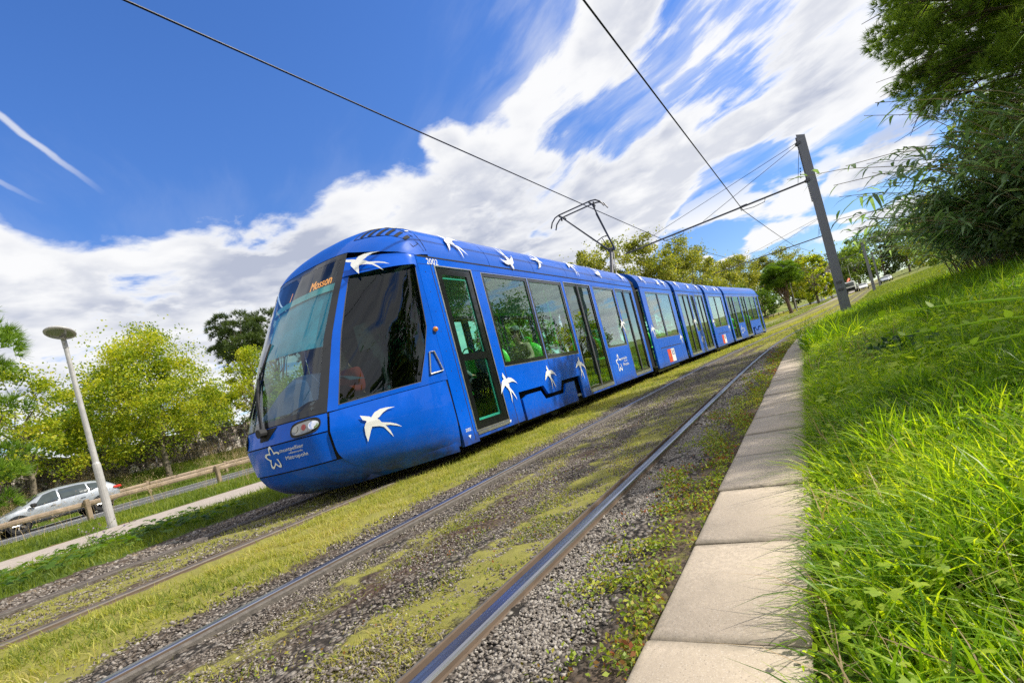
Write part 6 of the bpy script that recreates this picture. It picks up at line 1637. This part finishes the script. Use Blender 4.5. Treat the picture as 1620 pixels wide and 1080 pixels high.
def truck(loc, rz):
    p = empty('crane_truck', loc, rz, 'white lorry with an orange folded crane, far away right of the tall pole', 'lorry')
    b = MB(); b.box((0, 2.2, 1.55), (2.3, 1.9, 2.0), 0, .15); b.build('cab', M['whitecar'], p)
    b = MB(); b.box((0, 3.17, 1.9), (2.0, .05, .8), 0, .02); b.build('windscreen', M['carglass'], p)
    b = MB(); b.box((0, 3.18, .85), (2.1, .06, .7), 0, .02); b.build('grille', M['gap'], p)
    b = MB(); b.box((0, -1.4, 1.1), (2.3, 4.8, .35), 0, .05); b.b2(-1.15, -1.08, -3.8, 1.0, 1.25, 1.8); b.b2(1.08, 1.15, -3.8, 1.0, 1.25, 1.8); b.build('flatbed', M['greym'], p)
    b = MB(); b.tube([(.2, .9, 1.3), (.2, .9, 2.7), (.0, -1.0, 3.3), (.0, -2.6, 2.4)], .20, 6); b.box((.1, .9, 1.6), (1.0, .6, .8), 0, .08); b.build('crane', M['orangep'], p)
    for x in (-.95, .95):
        for y in (2.3, -2.0): b = MB(); b.lathe([(0, -.15), (.45, -.15), (.48, -.1), (.48, .1), (.45, .15), (0, .15)], (x, y, .48), 18, 'x'); b.build('wheel', M['tyre'], p)
truck(on_ground(9.9, 133, 0), math.pi-.15)

# ------------------------------------------------------------------ people in the tram
def person(loc, rz, top, legs, label, hood=False, hair=True, arms='lap', group='passengers seated in the tram', standing=False):
    """seated figure, hips at the origin height .0, facing +y; one skinned body, clothing and hair as children"""
    p = empty('person', loc, rz, label, 'person', group)
    def skin(name, pts, edges, rad, mat, sub=2):
        me = bpy.data.meshes.new(name); me.from_pydata(pts, edges, []); o = bpy.data.objects.new(name, me); COL.objects.link(o)
        md = o.modifiers.new('skin', 'SKIN'); md.use_smooth_shade = True
        for v, r in zip(me.skin_vertices[0].data, rad): v.radius = (r, r*.9) if isinstance(r, float) else r
        me.skin_vertices[0].data[0].use_root = True
        s_ = o.modifiers.new('sub', 'SUBSURF'); s_.levels = sub; s_.render_levels = sub
        dg = bpy.context.evaluated_depsgraph_get(); m2 = bpy.data.meshes.new_from_object(o.evaluated_get(dg)); bpy.data.objects.remove(o)
        n_ = bpy.data.objects.new(name, m2); COL.objects.link(n_); m2.materials.clear(); m2.materials.append(mat)
        for f in m2.polygons: f.use_smooth = True
        n_.parent = p; return n_
    hy = .28 if arms == 'wheel' else .22; hz_ = .28 if arms == 'wheel' else .12
    pts = [(0, 0, .08), (0, .0, .25), (0, .02, .42), (0, .03, .54), (0, .045, .62), (0, .06, .72), (0, .055, .80)]
    ed = [(0, 1), (1, 2), (2, 3), (3, 4), (4, 5), (5, 6)]
    rad = [(.16, .12), (.14, .11), (.16, .12), (.08, .07), (.055, .055), (.078, .092), (.072, .085)]
    for s in (-1, 1):
        b = len(pts); pts += [(s*.17, .02, .48), (s*.23, .06, .24), (s*.20, .28, .14+ (.12 if arms == 'wheel' else 0)), (s*.14, .38+(.08 if arms == 'wheel' else 0), .14+(.20 if arms == 'wheel' else 0)), (s*.12, .45+(.08 if arms == 'wheel' else 0), .14+(.20 if arms == 'wheel' else 0))]
        ed += [(2, b), (b, b+1), (b+1, b+2), (b+2, b+3), (b+3, b+4)]; rad += [.062, .047, .038, .028, (.034, .018)]
        # fingers
        hx, hy_, hz2 = pts[-1]
        for q in range(4):
            f0 = len(pts); pts += [(hx-s*(.022-.015*q), hy_+.045+.004*(q in (1, 2)), hz2-.008), (hx-s*(.022-.015*q), hy_+.070, hz2-.028)]; ed += [(b+4, f0), (f0, f0+1)]; rad += [.0085, .0075]
        f0 = len(pts); pts += [(hx-s*.04, hy_-.005, hz2-.006), (hx-s*.048, hy_+.025, hz2-.02)]; ed += [(b+4, f0), (f0, f0+1)]; rad += [.0095, .008]
        b = len(pts); pts += [(s*.10, .04, .06), (s*.12, .44, .05), (s*.12, .46, -.36), (s*.12, .56, -.40)]
        ed += [(0, b), (b, b+1), (b+1, b+2), (b+2, b+3)]; rad += [.095, .065, .042, .040]
    body = skin('body', pts, ed, rad, M['skin'])
    # face: nose, eyes, ears
    f = MB(); f.add([(-.016, .135, .715), (.016, .135, .715), (0, .172, .712), (0, .140, .765)], [(0, 1, 2), (1, 3, 2), (3, 0, 2)]); f.build('nose', M['skin'], p)
    for s in (-1, 1):
        f = MB(); f.lathe([(0, -.006), (.011, 0), (0, .006)], (s*.03, .142, .762), 10, 'y'); f.build('eye', M['hair'], p)
        f = MB(); f.box((s*.083, .045, .745), (.014, .035, .06), 0, .006); f.build('ear', M['skin'], p)
    f = MB(); f.box((0, .138, .692), (.045, .012, .010), 0, .004); f.build('mouth', M['redcl'], p)
    tp = pts[:4]; te = ed[:3]; tr_ = [(.172, .132), (.155, .125), (.175, .135), (.085, .08)]
    q = list(tp); e2 = list(te); r2 = list(tr_)
    for s in (-1, 1):
        b = len(q); yy = .08 if arms == 'wheel' else 0; q += [(s*.17, .02, .48), (s*.23, .06, .24), (s*.20, .28, .14+(.12 if arms == 'wheel' else 0)), (s*.15, .36+yy, .14+(.18 if arms == 'wheel' else 0))]
        e2 += [(2, b), (b, b+1), (b+1, b+2), (b+2, b+3)]; r2 += [.078, .062, .052, .045]
    skin('jacket', q, e2, r2, M[top])
    q = [(0, 0, .08)]; e2 = []; r2 = [(.17, .13)]
    for s in (-1, 1):
        b = len(q); q += [(s*.10, .04, .06), (s*.12, .44, .05), (s*.12, .46, -.32)]; e2 += [(0, b), (b, b+1), (b+1, b+2)]; r2 += [.105, .08, .062]
    skin('trousers', q, e2, r2, M[legs])
    hc = M['greycl'] if hood else M['hair']
    h = MB()
    def hp(u, v):
        a = u*2*math.pi; el = v*math.pi*.5; k_ = 1.22 if hood else 1.0
        fy = math.sin(a); back = -.35 if fy < 0 else (.02 if hood else .25)
        z = .755+(.12*math.sin(el))*k_+(1-v)*(-.10 if fy < .2 else .035)*(1.4 if hood else 1)
        return (.098*k_*math.cos(a)*math.cos(el*.96), .045+.112*k_*fy*math.cos(el*.96)-(.02 if hood else 0), z)
    h.grid(hp, 22, 10); h.build('hood' if hood else 'hair', hc, p, smooth=True)
    return p
tx, ty = -5.36, 0.0
person((tx+.22, 4.42, .98), math.pi, 'redcl', 'darkcl', 'tram driver in a red top at the cab window, facing the windscreen', arms='wheel', group=None)
person((tx+.72, 6.86, .98), 0, 'jean', 'darkcl', 'passenger in blue denim seated at the front edge of the first long window')
person((tx+.70, 8.12, .98), math.pi, 'beige', 'darkcl', 'passenger in a beige coat and grey hood in the first long window', hood=True)
person((tx+.75, 5.72, .98), math.pi, 'darkcl', 'jean', 'passenger in dark clothes behind the narrow front door')
person((tx+.45, 6.1, .98), 0, 'greycl', 'darkcl', 'passenger in grey knit near the narrow front door')
person((tx+.72, 11.22, .98), 0, 'redcl', 'darkcl', 'passenger in a red top at the window after the first double door')
